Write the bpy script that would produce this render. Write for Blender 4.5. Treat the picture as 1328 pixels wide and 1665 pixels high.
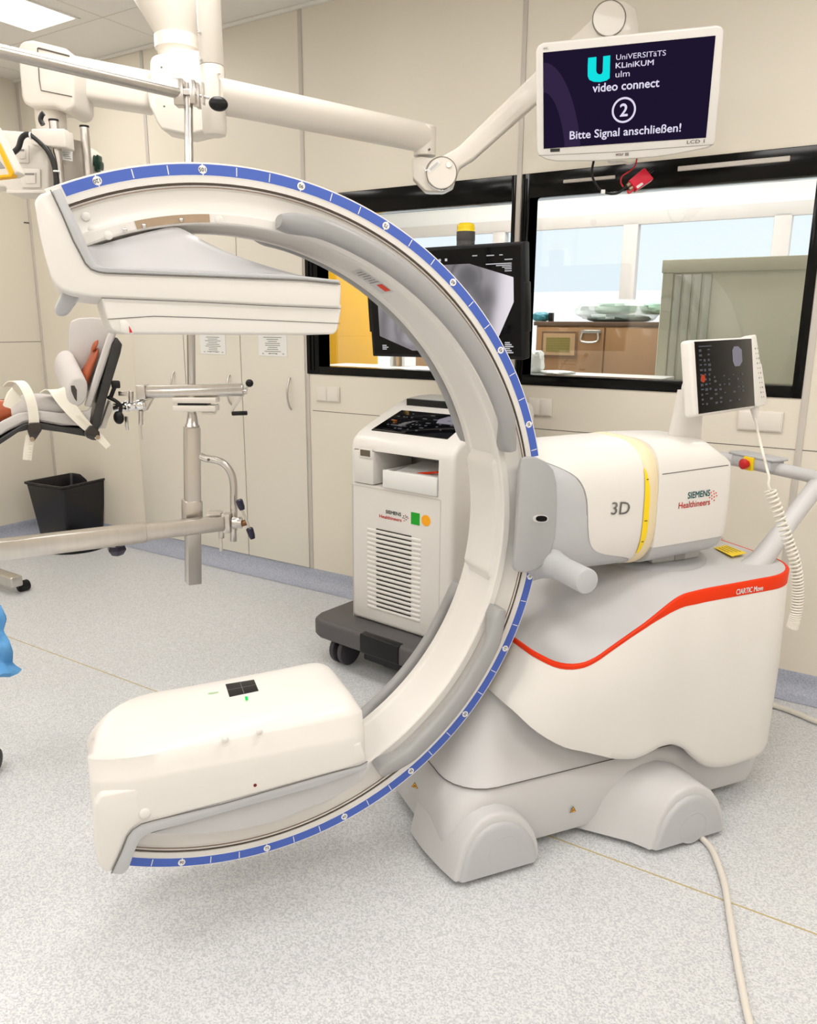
import bpy, bmesh, math, random
from mathutils import Vector as V, Matrix
random.seed(7)
for o in list(bpy.data.objects): bpy.data.objects.remove(o)
C = bpy.context.scene.collection
S = bpy.context.scene
# ------------------------------------------------------------------ camera
F = 1279.36; CX, CY = 664.0, 832.5
CAM = V((0, 0, 1.45))
A0 = V((0.843978, 0.536337, 0.006594)); A1 = V((-0.130722, 0.19375, 0.972303)); A2 = V((-0.520204, 0.821464, -0.233632))
cd = bpy.data.cameras.new('camera'); co = bpy.data.objects.new('camera', cd); C.objects.link(co)
cd.sensor_fit = 'HORIZONTAL'; cd.sensor_width = 36; cd.lens = F / 1328 * 36; cd.clip_start = .05; cd.clip_end = 200
co.matrix_world = Matrix(((A0.x, A1.x, -A2.x, 0), (A0.y, A1.y, -A2.y, 0), (A0.z, A1.z, -A2.z, 1.45), (0, 0, 0, 1)))
S.camera = co
# ------------------------------------------------------------------ light
S.view_settings.view_transform = 'Standard'; S.view_settings.look = 'None'
S.view_settings.exposure = 0.0; S.view_settings.gamma = 1; S.view_settings.use_curve_mapping = False
w = bpy.data.worlds.new('sky'); S.world = w; w.use_nodes = True
w.node_tree.nodes['Background'].inputs[0].default_value = (.84, .92, 1, 1)
w.node_tree.nodes['Background'].inputs[1].default_value = 1.25
def area(name, loc, sx, sy, watts, col=(1, .958, .918), rot=(0, 0, 0)):
    l = bpy.data.lights.new(name, 'AREA'); l.shape = 'RECTANGLE'; l.size = sx; l.size_y = sy; l.energy = watts; l.color = col
    o = bpy.data.objects.new(name, l); o.location = loc; o.rotation_euler = rot; C.objects.link(o); return o
LW = 16.3
for ix, X in enumerate((-3.6, -1.9, -.2, 1.5)):
    for iy, Y in enumerate((-1.6, .1, 1.8)):
        if (ix, iy) == (0, 2): continue
        area('ceiling_panel_light', (X, Y, 2.90), .62, .62, LW)
area('ceiling_light_panel', (-3.97, 2.23, 2.92), .34, 1.18, 14)
sl = bpy.data.lights.new('sun', 'SUN'); sl.energy = 3.0; sl.angle = .02; sl.color = (1, .97, .93)
so = bpy.data.objects.new('sun', sl); so.rotation_euler = (math.radians(50), 0, math.radians(-25)); C.objects.link(so)

# ------------------------------------------------------------------ geometry helpers
def ray(px, py): return A0 * ((px - CX) / F) + A1 * (-(py - CY) / F) + A2
def plane(px, py, p0, n):
    d = ray(px, py); return CAM + d * ((p0 - CAM).dot(n) / d.dot(n))
def atX(px, py, X): return plane(px, py, V((X, 0, 0)), V((1, 0, 0)))
def atY(px, py, Y): return plane(px, py, V((0, Y, 0)), V((0, 1, 0)))
def atZ(px, py, Z): return plane(px, py, V((0, 0, Z)), V((0, 0, 1)))
def dep(px, py, d): return CAM + ray(px, py) * d
ZUP = V((0, 0, 1))
# cart frame of the mobile machine: along it, across it, up
U = V((.5717134, .8204534, 0)); N = V((-.8204534, .5717134, 0))
def M3(u, n, z): return U * u + N * n + ZUP * z
def atN(px, py, n): return plane(px, py, N * n, N)
def un(px, py, n):
    p = atN(px, py, n); return p.dot(U), p.z
# ring frame
RC = V((-1.25345, 1.25292, .959114)); RU = V((.57171336, .82045343, 0)); RV = V((-.01919686, .01337687, .99972623)); RN = V((-.82022882, .57155685, -.02339786))
PH = -.219
def RW(a, b, w): return RC + RU * a + RV * b + RN * w
def rp(deg, r, w):
    t = math.radians(deg) + PH; return RW(r * math.cos(t), r * math.sin(t), w)
def atW(px, py, w): return plane(px, py, RC + RN * w, RN)
def ab(px, py, w):
    p = atW(px, py, w) - RC; return p.dot(RU), p.dot(RV)
def lerp(a, b, t): return a + (b - a) * t
def interp(x, xs, ys):
    if x <= xs[0]: return ys[0]
    for i in range(len(xs) - 1):
        if x <= xs[i + 1]: return lerp(ys[i], ys[i + 1], (x - xs[i]) / (xs[i + 1] - xs[i]))
    return ys[-1]
def sinterp(x, xs, ys, r=.014): return sum(interp(x + r * k / 4, xs, ys) for k in range(-4, 5)) / 9
def sstep(t): t = max(0, min(1, t)); return t * t * (3 - 2 * t)
def catmull(pts, k=6, closed=False):
    n = len(pts); out = []
    rng = range(n if closed else n - 1)
    for i in rng:
        if closed: p0, p1, p2, p3 = pts[(i - 1) % n], pts[i], pts[(i + 1) % n], pts[(i + 2) % n]
        else: p0, p1, p2, p3 = pts[max(i - 1, 0)], pts[i], pts[i + 1], pts[min(i + 2, n - 1)]
        for j in range(k):
            t = j / k
            out.append(.5 * ((2 * p1) + (p2 - p0) * t + (2 * p0 - 5 * p1 + 4 * p2 - p3) * t * t + (3 * p1 - p0 - 3 * p2 + p3) * t ** 3))
    if not closed: out.append(pts[-1].copy())
    return out
def frame(d):
    d = d.normalized(); h = ZUP if abs(d.z) < .9 else V((1, 0, 0))
    x = d.cross(h).normalized(); return x, d.cross(x).normalized()

# ------------------------------------------------------------------ materials
def s2l(c):
    c = c / 255; return c / 12.92 if c <= .04045 else ((c + .055) / 1.055) ** 2.4
def rgb(r, g, b): return (s2l(r), s2l(g), s2l(b), 1)
MATS = {}
def mat(name, col, rough=.45, metal=0.0, coat=0.0, noise=.03, scale=9.0, bump=0.0, bscale=300, emis=None, estr=0, stretch=None, spec=.5):
    m = bpy.data.materials.new(name); m.use_nodes = True; nt = m.node_tree; b = nt.nodes['Principled BSDF']
    b.inputs['Roughness'].default_value = rough; b.inputs['Metallic'].default_value = metal; b.inputs['Coat Weight'].default_value = coat
    b.inputs['Specular IOR Level'].default_value = spec
    tc = nt.nodes.new('ShaderNodeTexCoord'); mp = nt.nodes.new('ShaderNodeMapping'); nt.links.new(tc.outputs['Object'], mp.inputs[0])
    if stretch: mp.inputs['Scale'].default_value = stretch
    nz = nt.nodes.new('ShaderNodeTexNoise'); nz.inputs['Scale'].default_value = scale; nz.inputs['Detail'].default_value = 5
    nt.links.new(mp.outputs[0], nz.inputs['Vector'])
    mx = nt.nodes.new('ShaderNodeMix'); mx.data_type = 'RGBA'
    mx.inputs[6].default_value = tuple(min(1, c * (1 - noise)) for c in col[:3]) + (1,)
    mx.inputs[7].default_value = tuple(min(1, c * (1 + noise)) for c in col[:3]) + (1,)
    nt.links.new(nz.outputs['Fac'], mx.inputs[0]); nt.links.new(mx.outputs[2], b.inputs['Base Color'])
    if bump:
        n2 = nt.nodes.new('ShaderNodeTexNoise'); n2.inputs['Scale'].default_value = bscale; nt.links.new(tc.outputs['Object'], n2.inputs['Vector'])
        bp = nt.nodes.new('ShaderNodeBump'); bp.inputs['Strength'].default_value = bump; bp.inputs['Distance'].default_value = .002
        nt.links.new(n2.outputs['Fac'], bp.inputs['Height']); nt.links.new(bp.outputs[0], b.inputs['Normal'])
    if emis: b.inputs['Emission Color'].default_value = emis; b.inputs['Emission Strength'].default_value = estr
    MATS[name] = m; return m
def glow(name, col, st):
    m = bpy.data.materials.new(name); m.use_nodes = True; nt = m.node_tree; nt.nodes.clear()
    e = nt.nodes.new('ShaderNodeEmission'); e.inputs[0].default_value = col; e.inputs[1].default_value = st
    o = nt.nodes.new('ShaderNodeOutputMaterial'); nt.links.new(e.outputs[0], o.inputs[0]); return m
WHITE = mat('white_plastic', (.775, .75, .715, 1), .38, coat=.12, noise=.012)
WHITE2 = mat('white_enamel', (.78, .735, .665, 1), .35, coat=.2, noise=.012)
GREY = mat('light_grey_plastic', (.50, .51, .525, 1), .42, noise=.015)
LGREY = mat('pale_grey_plastic', (.60, .595, .60, 1), .42, noise=.015)
HGREY = mat('handle_grey_plastic', (.33, .33, .33, 1), .4, noise=.015)
DGREY = mat('mid_grey_plastic', (.39, .395, .40, 1), .45, noise=.015)
SILVER = mat('silver_paint', (.66, .66, .68, 1), .32, metal=.25, coat=.1, noise=.02)
CHAR = mat('charcoal_plastic', (.085, .08, .082, 1), .5, noise=.06)
BLACK = mat('black_plastic', (.006, .006, .007, 1), .4, noise=.2, spec=.3)
GLOSSBLK = mat('black_glass', (.003, .003, .004, 1), .06, noise=.1, spec=.22)
SEAM = mat('seam_dark', (.12, .11, .10, 1), .7)
STEEL = mat('brushed_steel', (.62, .59, .56, 1), .28, metal=1, noise=.08, scale=60, stretch=(1, 1, .08))
CHROME = mat('chrome', (.78, .77, .76, 1), .1, metal=1, noise=.02)
ORANGE = mat('orange_lacquer', rgb(231, 54, 2), .5, spec=.25)
BLUE = mat('blue_scale', rgb(70, 100, 190), .45)
YELLOW = mat('yellow_label', rgb(250, 215, 20), .5)
BEIGE = mat('cream_plastic', rgb(232, 216, 180), .45)
PRINTW = mat('print_white', (.88, .88, .88, 1), .5)
PRINTK = mat('print_black', (.02, .02, .02, 1), .5)
PRINTT = mat('print_teal', rgb(0, 95, 100), .5)
PRINTR = mat('print_red', rgb(205, 50, 30), .5)
PRINTG = mat('print_grey', rgb(135, 132, 130), .5)

# ------------------------------------------------------------------ mesh builder
MW = {}
class B:
    def __init__(s): s.bm = bmesh.new(); s.mi = 0
    def f(s, vs):
        try: fc = s.bm.faces.new(vs)
        except ValueError: return None
        fc.material_index = s.mi; return fc
    def loft(s, loops, closed=True, cap=True, cyc=False):
        rows = [[s.bm.verts.new(p) for p in L] for L in loops]; fs = []; n = len(rows[0])
        R = len(rows)
        for i in range(R if cyc else R - 1):
            a, b = rows[i], rows[(i + 1) % R]
            for j in range(n if closed else n - 1):
                fs.append(s.f((a[j], a[(j + 1) % n], b[(j + 1) % n], b[j])))
        if cap and closed and not cyc: fs.append(s.f(rows[0][::-1])); fs.append(s.f(rows[-1]))
        return [x for x in fs if x]
    def prism(s, loop, vec, bev=0, seg=3):
        fs = s.loft([loop, [p + vec for p in loop]])
        if bev: s.bevel(fs, bev, seg)
        return fs
    def box(s, c, x, y, z, bev=0, seg=3):
        L = [c - x - y - z, c + x - y - z, c + x + y - z, c - x + y - z]
        return s.prism(L, z * 2, bev, seg)
    def boxw(s, x0, x1, y0, y1, z0, z1, bev=0, seg=3):
        return s.box(V(((x0 + x1) / 2, (y0 + y1) / 2, (z0 + z1) / 2)), V(((x1 - x0) / 2, 0, 0)), V((0, (y1 - y0) / 2, 0)), V((0, 0, (z1 - z0) / 2)), bev, seg)
    def tube(s, pts, r, n=14, sm=0, cap=True, sec=None):
        if sm: pts = catmull(pts, sm)
        L = []; x = None; m = len(pts)
        for i, p in enumerate(pts):
            d = (pts[min(i + 1, m - 1)] - pts[max(i - 1, 0)]).normalized()
            if x is None: x, y = frame(d)
            else:
                x = (x - d * x.dot(d)).normalized(); y = d.cross(x)
            rr = r(i / (m - 1)) if callable(r) else r
            L.append([p + x * (rr * math.cos(2 * math.pi * k / n)) + y * (rr * math.sin(2 * math.pi * k / n)) for k in range(n)])
        return s.loft(L, cap=cap)
    def lathe(s, o, ax, prof, n=32, cap=True):
        ax = ax.normalized(); x, y = frame(ax)
        return s.loft([[o + ax * h + (x * math.cos(2 * math.pi * k / n) + y * math.sin(2 * math.pi * k / n)) * r for k in range(n)] for r, h in prof], cap=cap)
    def cyl(s, p0, p1, r, n=28, bev=0):
        L = (p1 - p0).length
        pr = [(r, 0), (r, L)] if not bev else [(r - bev, 0), (r - bev * .3, bev * .3), (r, bev), (r, L - bev), (r - bev * .3, L - bev * .3), (r - bev, L)]
        return s.lathe(p0, p1 - p0, pr, n)
    def ball(s, c, x, y, z, n=20, m=12):
        L = []
        for i in range(1, m):
            t = math.pi * i / m
            L.append([c + z * -math.cos(t) + (x * math.cos(2 * math.pi * k / n) + y * math.sin(2 * math.pi * k / n)) * math.sin(t) for k in range(n)])
        return s.loft(L)
    def sheet(s, fn, nu, nv):
        rows = [[s.bm.verts.new(fn(i / nu, j / nv)) for j in range(nv + 1)] for i in range(nu + 1)]; fs = []
        for i in range(nu):
            for j in range(nv): fs.append(s.f((rows[i][j], rows[i][j + 1], rows[i + 1][j + 1], rows[i + 1][j])))
        return fs
    def text(s, body, size, o, x, y, align='CENTER', lift=.0008, stretch=1.0, bold=0, fit=None):
        cu = bpy.data.curves.new('t', 'FONT'); cu.body = body; cu.size = 1; cu.align_x = align; cu.align_y = 'CENTER'; cu.resolution_u = 3
        ob = bpy.data.objects.new('t', cu); C.objects.link(ob)
        dg = bpy.context.evaluated_depsgraph_get(); me = bpy.data.meshes.new_from_object(ob.evaluated_get(dg))
        x = x.normalized(); y = y.normalized(); nn = x.cross(y)
        xs = [v.co.x for v in me.vertices]; wd = max(xs) - min(xs) if xs else 1
        sx = fit / wd if fit else size * stretch
        bd = min(bold * 1.6, .022) * size
        for ox, oy in (((0, 0), (bd, 0), (-bd, 0), (0, bd), (0, -bd)) if bold else ((0, 0),)):
            vs = [s.bm.verts.new(o + x * (v.co.x * sx + ox) + y * (v.co.y * size + oy) + nn * (lift + abs(ox) * .02)) for v in me.vertices]
            for p in me.polygons: s.f([vs[i] for i in p.vertices])
        bpy.data.objects.remove(ob); bpy.data.curves.remove(cu); bpy.data.meshes.remove(me)
    def quad(s, a, b, c, d): return s.f([s.bm.verts.new(p) for p in (a, b, c, d)])
    def poly(s, pts): return s.f([s.bm.verts.new(p) for p in pts])
    def disc(s, o, x, y, r, n=24): return s.poly([o + x * (r * math.cos(2 * math.pi * k / n)) + y * (r * math.sin(2 * math.pi * k / n)) for k in range(n)])
    def bevel(s, fs, w, seg=3, ang=25):
        s.bm.normal_update(); bmesh.ops.recalc_face_normals(s.bm, faces=[f for f in fs if f.is_valid])
        es = set(e for f in fs if f.is_valid for e in f.edges)
        es = [e for e in es if len(e.link_faces) == 2 and e.calc_face_angle(0) > math.radians(ang)]
        bmesh.ops.bevel(s.bm, geom=es, offset=w, segments=seg, profile=.5, affect='EDGES', clamp_overlap=True)
    def out(s, name, mats, parent=None, label=None, ang=38, flip=False, recalc=True):
        bm = s.bm
        bmesh.ops.remove_doubles(bm, verts=bm.verts, dist=1e-6)
        if recalc: bmesh.ops.recalc_face_normals(bm, faces=bm.faces)
        if flip: bmesh.ops.reverse_faces(bm, faces=bm.faces)
        P = MW[parent.name] if parent else Matrix()
        bm.transform(P.inverted())
        xs = [v.co for v in bm.verts]
        lo = V([min(c[i] for c in xs) for i in range(3)]); hi = V([max(c[i] for c in xs) for i in range(3)])
        o = V(((lo.x + hi.x) / 2, (lo.y + hi.y) / 2, (lo.z + hi.z) / 2 if parent else lo.z))
        bm.transform(Matrix.Translation(-o))
        me = bpy.data.meshes.new(name); bm.to_mesh(me); bm.free()
        if not isinstance(mats, (list, tuple)): mats = [mats]
        for m in mats: me.materials.append(m)
        me.shade_smooth(); me.set_sharp_from_angle(angle=math.radians(ang))
        ob = bpy.data.objects.new(name, me); C.objects.link(ob); ob.location = o
        if parent: ob.parent = parent
        MW[ob.name] = P @ Matrix.Translation(o)
        if label: ob['label'] = label
        return ob
def thing(name, label, cat, loc, rz=0, group=None):
    o = bpy.data.objects.new(name, None); C.objects.link(o); o.location = loc; o.rotation_euler = (0, 0, rz); o.empty_display_size = .1
    MW[o.name] = Matrix.Translation(V(loc)) @ Matrix.Rotation(rz, 4, 'Z')
    o['label'] = label; o['category'] = cat
    if group: o['group'] = group
    return o
def tag(o, label, cat, group=None):
    o['label'] = label; o['category'] = cat
    if group: o['group'] = group
    return o
def struct(o, label=None):
    o['kind'] = 'structure'
    if label: o['label'] = label
    return o
# ================================================================== the room
Y0, X0, ZC = 3.30, -5.07, 2.93
ZW0, ZW1 = 1.183, 2.070
XR, YB = 2.6, -3.0
WALL = mat('wall_panel_cream', (.76, .71, .61, 1), .45, noise=.03, scale=1.5, bump=.05, bscale=500)
DOORM = mat('cabinet_door_cream', (.76, .72, .635, 1), .42, noise=.03, scale=2)
CEILM = mat('ceiling_panel_white', (.84, .82, .78, 1), .6, noise=.01)
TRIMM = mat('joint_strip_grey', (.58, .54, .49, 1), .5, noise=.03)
# floor: speckled vinyl
def speckle(name, a, b, c, sc=150):
    m = bpy.data.materials.new(name); m.use_nodes = True; nt = m.node_tree; bs = nt.nodes['Principled BSDF']; bs.inputs['Roughness'].default_value = .42
    tc = nt.nodes.new('ShaderNodeTexCoord')
    n1 = nt.nodes.new('ShaderNodeTexNoise'); n1.inputs['Scale'].default_value = sc; n1.inputs['Detail'].default_value = 3
    n2 = nt.nodes.new('ShaderNodeTexVoronoi'); n2.inputs['Scale'].default_value = sc * 1.3
    n3 = nt.nodes.new('ShaderNodeTexNoise'); n3.inputs['Scale'].default_value = 1.2; n3.inputs['Detail'].default_value = 4
    for n in (n1, n2, n3): nt.links.new(tc.outputs['Object'], n.inputs['Vector'])
    r1 = nt.nodes.new('ShaderNodeValToRGB'); r1.color_ramp.elements[0].position = .22; r1.color_ramp.elements[1].position = .66
    r1.color_ramp.elements[0].color = a; r1.color_ramp.elements[1].color = b
    v4 = nt.nodes.new('ShaderNodeTexVoronoi'); v4.inputs['Scale'].default_value = sc * 1.15; nt.links.new(tc.outputs['Object'], v4.inputs['Vector'])
    sp4 = nt.nodes.new('ShaderNodeSeparateColor'); nt.links.new(v4.outputs['Color'], sp4.inputs[0])
    av = nt.nodes.new('ShaderNodeMix'); av.data_type = 'FLOAT'; av.inputs[0].default_value = .55; nt.links.new(n1.outputs['Fac'], av.inputs[2]); nt.links.new(sp4.outputs[0], av.inputs[3])
    nt.links.new(av.outputs[0], r1.inputs[0])
    r2 = nt.nodes.new('ShaderNodeValToRGB'); r2.color_ramp.elements[0].position = .0; r2.color_ramp.elements[1].position = .28
    r2.color_ramp.elements[0].color = (1, 1, 1, 1); r2.color_ramp.elements[1].color = (0, 0, 0, 1)
    nt.links.new(n2.outputs['Distance'], r2.inputs[0])
    mx = nt.nodes.new('ShaderNodeMix'); mx.data_type = 'RGBA'; mu = nt.nodes.new('ShaderNodeMath'); mu.operation = 'MULTIPLY'; mu.inputs[1].default_value = .3
    nt.links.new(r2.outputs[0], mu.inputs[0]); nt.links.new(mu.outputs[0], mx.inputs[0]); nt.links.new(r1.outputs[0], mx.inputs[6]); mx.inputs[7].default_value = c
    m2 = nt.nodes.new('ShaderNodeMix'); m2.data_type = 'RGBA'; m2.blend_type = 'MULTIPLY'; m2.inputs[0].default_value = .25
    nt.links.new(mx.outputs[2], m2.inputs[6]); nt.links.new(n3.outputs['Color'], m2.inputs[7])
    r3 = nt.nodes.new('ShaderNodeMix'); r3.data_type = 'RGBA'; nt.links.new(n3.outputs['Fac'], r3.inputs[0])
    r3.inputs[6].default_value = (.9, .9, .9, 1); r3.inputs[7].default_value = (1, 1, 1, 1); nt.links.new(r3.outputs[2], m2.inputs[7])
    nt.links.new(m2.outputs[2], bs.inputs['Base Color']); return m
FLOORM = speckle('speckled_grey_vinyl', (.48, .495, .52, 1), (.72, .735, .75, 1), (.80, .805, .81, 1), 240)
COVEM = speckle('speckled_blue_grey_vinyl', (.30, .32, .40, 1), (.46, .49, .58, 1), (.56, .58, .66, 1), 260)
SEAMY = mat('yellow_weld_seam', (.52, .42, .20, 1), .5)
b = B(); b.boxw(X0 - .1, XR + .1, YB - .1, 3.46, -.1, 0)
b.mi = 1; ys = 2.045
ya = atZ(18, 1041, 0).y; yb = atZ(1328, 1512.6, 0).y
b.box(V(((X0 + XR) / 2, (ya + yb) / 2, .0004)), V(((XR - X0) / 2, 0, 0)), V((0, .0022, 0)), V((0, 0, .0006)))
struct(b.out('floor', [FLOORM, SEAMY]))
b = B(); b.boxw(X0 - .1, XR + .1, YB - .1, 3.46, ZC, ZC + .1)
b.mi = 1
for x in (-4.87, -3.67, -2.47, -1.27, -.07):
    b.boxw(x - .002, x + .002, YB, Y0 - .02, ZC - .0012, ZC + .002)
for y in (2.9, 1.7, .5, -.7, -1.9):
    b.boxw(X0, XR, y - .002, y + .002, ZC - .0012, ZC + .002)
struct(b.out('ceiling', [CEILM, mat('ceiling_joint', (.66, .63, .58, 1), .6)]))
# back wall, with the two window openings
xw1a = atY(500, 600, Y0).x; xm = atY(843.5, 320, Y0).x; xw2b = atY(1303, 644, Y0).x
xw1b = xm - .014; xw2a = xm + .014
seams = [atY(487.5, 60, Y0).x, xm, atY(1300, 720, Y0).x]
zs = .99
b = B()
def wallbox(x0, x1, z0, z1): b.boxw(x0, x1, Y0, Y0 + .12, z0, z1)
wallbox(X0 - .1, xw1a, 0, ZC); wallbox(xw1a, xw2b, 0, ZW0); wallbox(xw1a, xw2b, ZW1, ZC); wallbox(xw2b, XR + .1, 0, ZC); wallbox(xw1b, xw2a, ZW0, ZW1)
b.mi = 1
b.boxw(seams[0] + .03, XR, Y0 - .0008, Y0 + .002, zs - .0015, zs + .0015)
struct(b.out('wall_back', [WALL, SEAM]))
b = B(); b.boxw(X0 - .1, X0, YB, Y0, 0, ZC); b.mi = 1
for z in (1.31, .94):
    b.boxw(X0 - .002, X0 + .0008, YB, Y0, z - .0015, z + .0015)
struct(b.out('wall_left', [WALL, SEAM]))
b = B(); b.boxw(XR, XR + .1, YB, Y0, 0, ZC); struct(b.out('wall_right', WALL))
b = B(); b.boxw(X0 - .1, XR + .1, YB - .1, YB, 0, ZC); struct(b.out('wall_front', WALL))
k = 0
for x, z0, z1, wd in ((seams[0], .1, ZC, .012), (seams[1], .1, ZC, .011), (seams[2], .1, ZC, .012), (X0 + .012, .1, ZC, .012)):
    k += 1; b = B(); b.boxw(x - wd, x + wd, Y0 - .005, Y0 + .003, z0, z1, .002, 2); struct(b.out('trim_%d' % k, TRIMM))
x = atY(230, 95, Y0).x
b = B(); b.boxw(x - .012, x + .012, Y0 - .005, Y0 + .003, 2.12, ZC, .002, 2); struct(b.out('trim_5', TRIMM))
# cornice where wall meets ceiling
b = B(); b.boxw(X0, XR, Y0 - .02, Y0, ZC - .016, ZC, .003, 2); struct(b.out('trim_6', CEILM))
# coved vinyl skirting
def cove(name, pts):
    b = B(); b.loft(pts, closed=False, cap=False); struct(b.out(name, [COVEM], recalc=False))
prof = [(0.0, .10)] + [(0.0 + .075 * (1 - math.cos(t)), .052 - .052 * math.sin(t) + .001) for t in [i * math.pi / 2 / 8 for i in range(9)]]
prof = [(0.0, .10), (.001, .10), (.0035, .092)] + [(.004 + .07 * (1 - math.cos(t)), .0015 + .07 * (1 - math.sin(t))) for t in [i * math.pi / 2 / 8 for i in range(9)]]
cove('baseboard_back', [[V((X0, Y0 - d, z)), V((XR, Y0 - d, z))] for d, z in prof])
cove('baseboard_left', [[V((X0 + d, Y0, z)), V((X0 + d, YB, z))][::-1] for d, z in prof])
cove('baseboard_right', [[V((XR - d, Y0, z)), V((XR - d, YB, z))] for d, z in prof])
# built-in cabinet doors left of the window
dx = [atY(px, py, Y0).x for px, py in ((219, 580), (302, 580), (394, 590), (497, 560))]
HX = [atY(px, py, Y0).x for px, py in ((287, 625), (377, 628), (475, 637))]
for i in range(3):
    b = B(); b.boxw(dx[i] + .003, dx[i + 1] - .003, Y0 - .012, Y0 + .001, .103, 2.10, .002, 2)
    d = struct(b.out('door_%d' % (i + 1), DOORM))
    hb = B(); hx = HX[i]; zc = atY(475, 640, Y0).z
    hb.tube([V((hx, Y0 - .012, zc + .085)), V((hx, Y0 - .03, zc + .06)), V((hx, Y0 - .042, zc)), V((hx, Y0 - .03, zc - .06)), V((hx, Y0 - .012, zc - .085))], .0055, 10, 5)
    hb.out('door_handle', STEEL, d, 'curved metal bow handle')
b = B(); b.boxw(dx[0] - .006, dx[3] + .004, Y0 - .004, Y0 + .001, .1, 2.106); struct(b.out('trim_7', SEAM))
# ---------------- windows to the neighbouring room
FRAMEB = mat('black_window_frame', (.003, .003, .003, 1), .16, noise=.1, spec=.18)
GL = bpy.data.materials.new('window_glass'); GL.use_nodes = True; nt = GL.node_tree; nt.nodes.clear()
tr = nt.nodes.new('ShaderNodeBsdfTransparent'); tr.inputs[0].default_value = (.93, .95, .94, 1)
gg = nt.nodes.new('ShaderNodeBsdfGlossy'); gg.inputs['Roughness'].default_value = 0.0; fr = nt.nodes.new('ShaderNodeFresnel'); fr.inputs[0].default_value = 1.5
mxs = nt.nodes.new('ShaderNodeMixShader'); om = nt.nodes.new('ShaderNodeOutputMaterial'); ml = nt.nodes.new('ShaderNodeMath'); ml.operation = 'MULTIPLY'; ml.inputs[1].default_value = 1.6
nt.links.new(fr.outputs[0], ml.inputs[0]); nt.links.new(ml.outputs[0], mxs.inputs[0]); nt.links.new(tr.outputs[0], mxs.inputs[1]); nt.links.new(gg.outputs[0], mxs.inputs[2]); nt.links.new(mxs.outputs[0], om.inputs[0])
YG = Y0 + .07
def window(k, xa, xb, gxa, gxb, gz0, gz1, reflections):
    b = B(); f0, f1 = Y0 - .006, Y0 + .09
    b.boxw(xa, gxa, f0, f1, ZW0, ZW1, .003, 2); b.boxw(gxb, xb, f0, f1, ZW0, ZW1, .003, 2)
    b.boxw(gxa, gxb, f0, f1, ZW0, gz0, .003, 2); b.boxw(gxa, gxb, f0, f1, gz1, ZW1, .003, 2)
    for t in (.3, .6):      # stepped profile of the left jamb
        xx = lerp(xa, gxa, t); b.boxw(xx - .004, xx + .004, f0 - .006, f0 + .004, ZW0 + .02, ZW1 - .02, .001, 1)
    fr = struct(b.out('window_%d' % k, FRAMEB))
    g = B(); g.boxw(gxa, gxb, YG, YG + .008, gz0, gz1); g.out('glass_pane', GL, fr)
    for (p0, p1, q0, q1) in reflections:
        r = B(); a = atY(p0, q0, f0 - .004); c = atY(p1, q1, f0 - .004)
        r.boxw(a.x, c.x, f0 - .008, f0 + .004, min(a.z, c.z) - .006, max(a.z, c.z) + .003, .002, 1); r.out('reflection_strip', TRIMM, fr, 'pale grey strip in place of a reflection on the window head')  # solid grey strips stand in for a reflection of the ceiling light
window(1, xw1a, xw1b, atY(533, 598, YG).x, atY(830, 400, Y0).x, atY(700, 602, YG).z, atY(760, 337, YG).z, [])
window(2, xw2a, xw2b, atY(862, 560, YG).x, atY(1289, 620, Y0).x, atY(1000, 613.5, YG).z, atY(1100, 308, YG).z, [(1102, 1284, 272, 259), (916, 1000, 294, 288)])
# ---------------- neighbouring room
YN = 6.0
NW = mat('neighbour_wall_white', (.80, .80, .80, 1), .6); NF = mat('neighbour_floor_grey', (.4, .4, .4, 1), .5)
ALU = mat('window_bar_grey', (.62, .58, .57, 1), .45)
zt = atY(1010, 368, YN).z; zb = .85
xs_ = [atY(866, 450, YN).x - 2.9, atY(815, 390, YN).x, atY(1023, 450, YN).x, atY(1272, 380, YN).x, atY(1272, 380, YN).x + 2.3]
b = B(); b.boxw(-7, 4, YN, YN + .2, zt + .03, 3.1); b.boxw(-7, 4, YN, YN + .2, -.1, zb); b.boxw(-7, xs_[0], YN, YN + .2, zb, zt + .03); b.boxw(xs_[4], 4, YN, YN + .2, zb, zt + .03)
struct(b.out('wall_far', NW))
b = B(); b.boxw(-7.2, -7, 3.42, YN + .2, -.1, 3.1); struct(b.out('wall_side', NW))
b = B(); b.boxw(4, 4.2, 3.42, YN + .2, -.1, 3.1); struct(b.out('wall_end', NW))
b = B(); b.boxw(-7.2, 4.2, 3.46, YN + .2, -.12, 0); struct(b.out('floor_far', NF))
b = B(); b.boxw(-7.2, 4.2, 3.46, YN + .2, 3.0, 3.1); struct(b.out('ceiling_far', NW))
b = B(); b.boxw(xs_[0], xs_[4], YN - .05, YN - .01, zt + .0, zt + .09, .004, 2)
for x in xs_: b.boxw(x - .055, x + .055, YN - .05, YN + .02, zb, zt + .02, .006, 2)
b.boxw(xs_[0], xs_[4], YN - .05, YN + .02, zb, zb + .08, .006, 2)
struct(b.out('window_3', ALU))
BL = mat('outer_blind_white', (.8, .8, .8, 1), .8)
area('neighbour_fill_light', (-2.2, 3.85, 2.95), 2.5, .4, 45, (1, .98, .95)); area('neighbour_fill_light', (-2.2, 4.9, 2.95), 2.5, .5, 45, (1, .98, .95)); area('neighbour_fill_light', (.8, 4.9, 2.95), 2.5, .5, 60, (1, .98, .95))  # unseen fill lights added to brighten the neighbouring room and its yellow panel
b = B(); b.boxw(-30, 26, 16, 18, -4, 2.1); tag(b.out('neighbouring_building', mat('sunlit_plaster', (.8, .8, .8, 1), .8)), 'bright white building wall seen through the far room windows', 'building')
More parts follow.
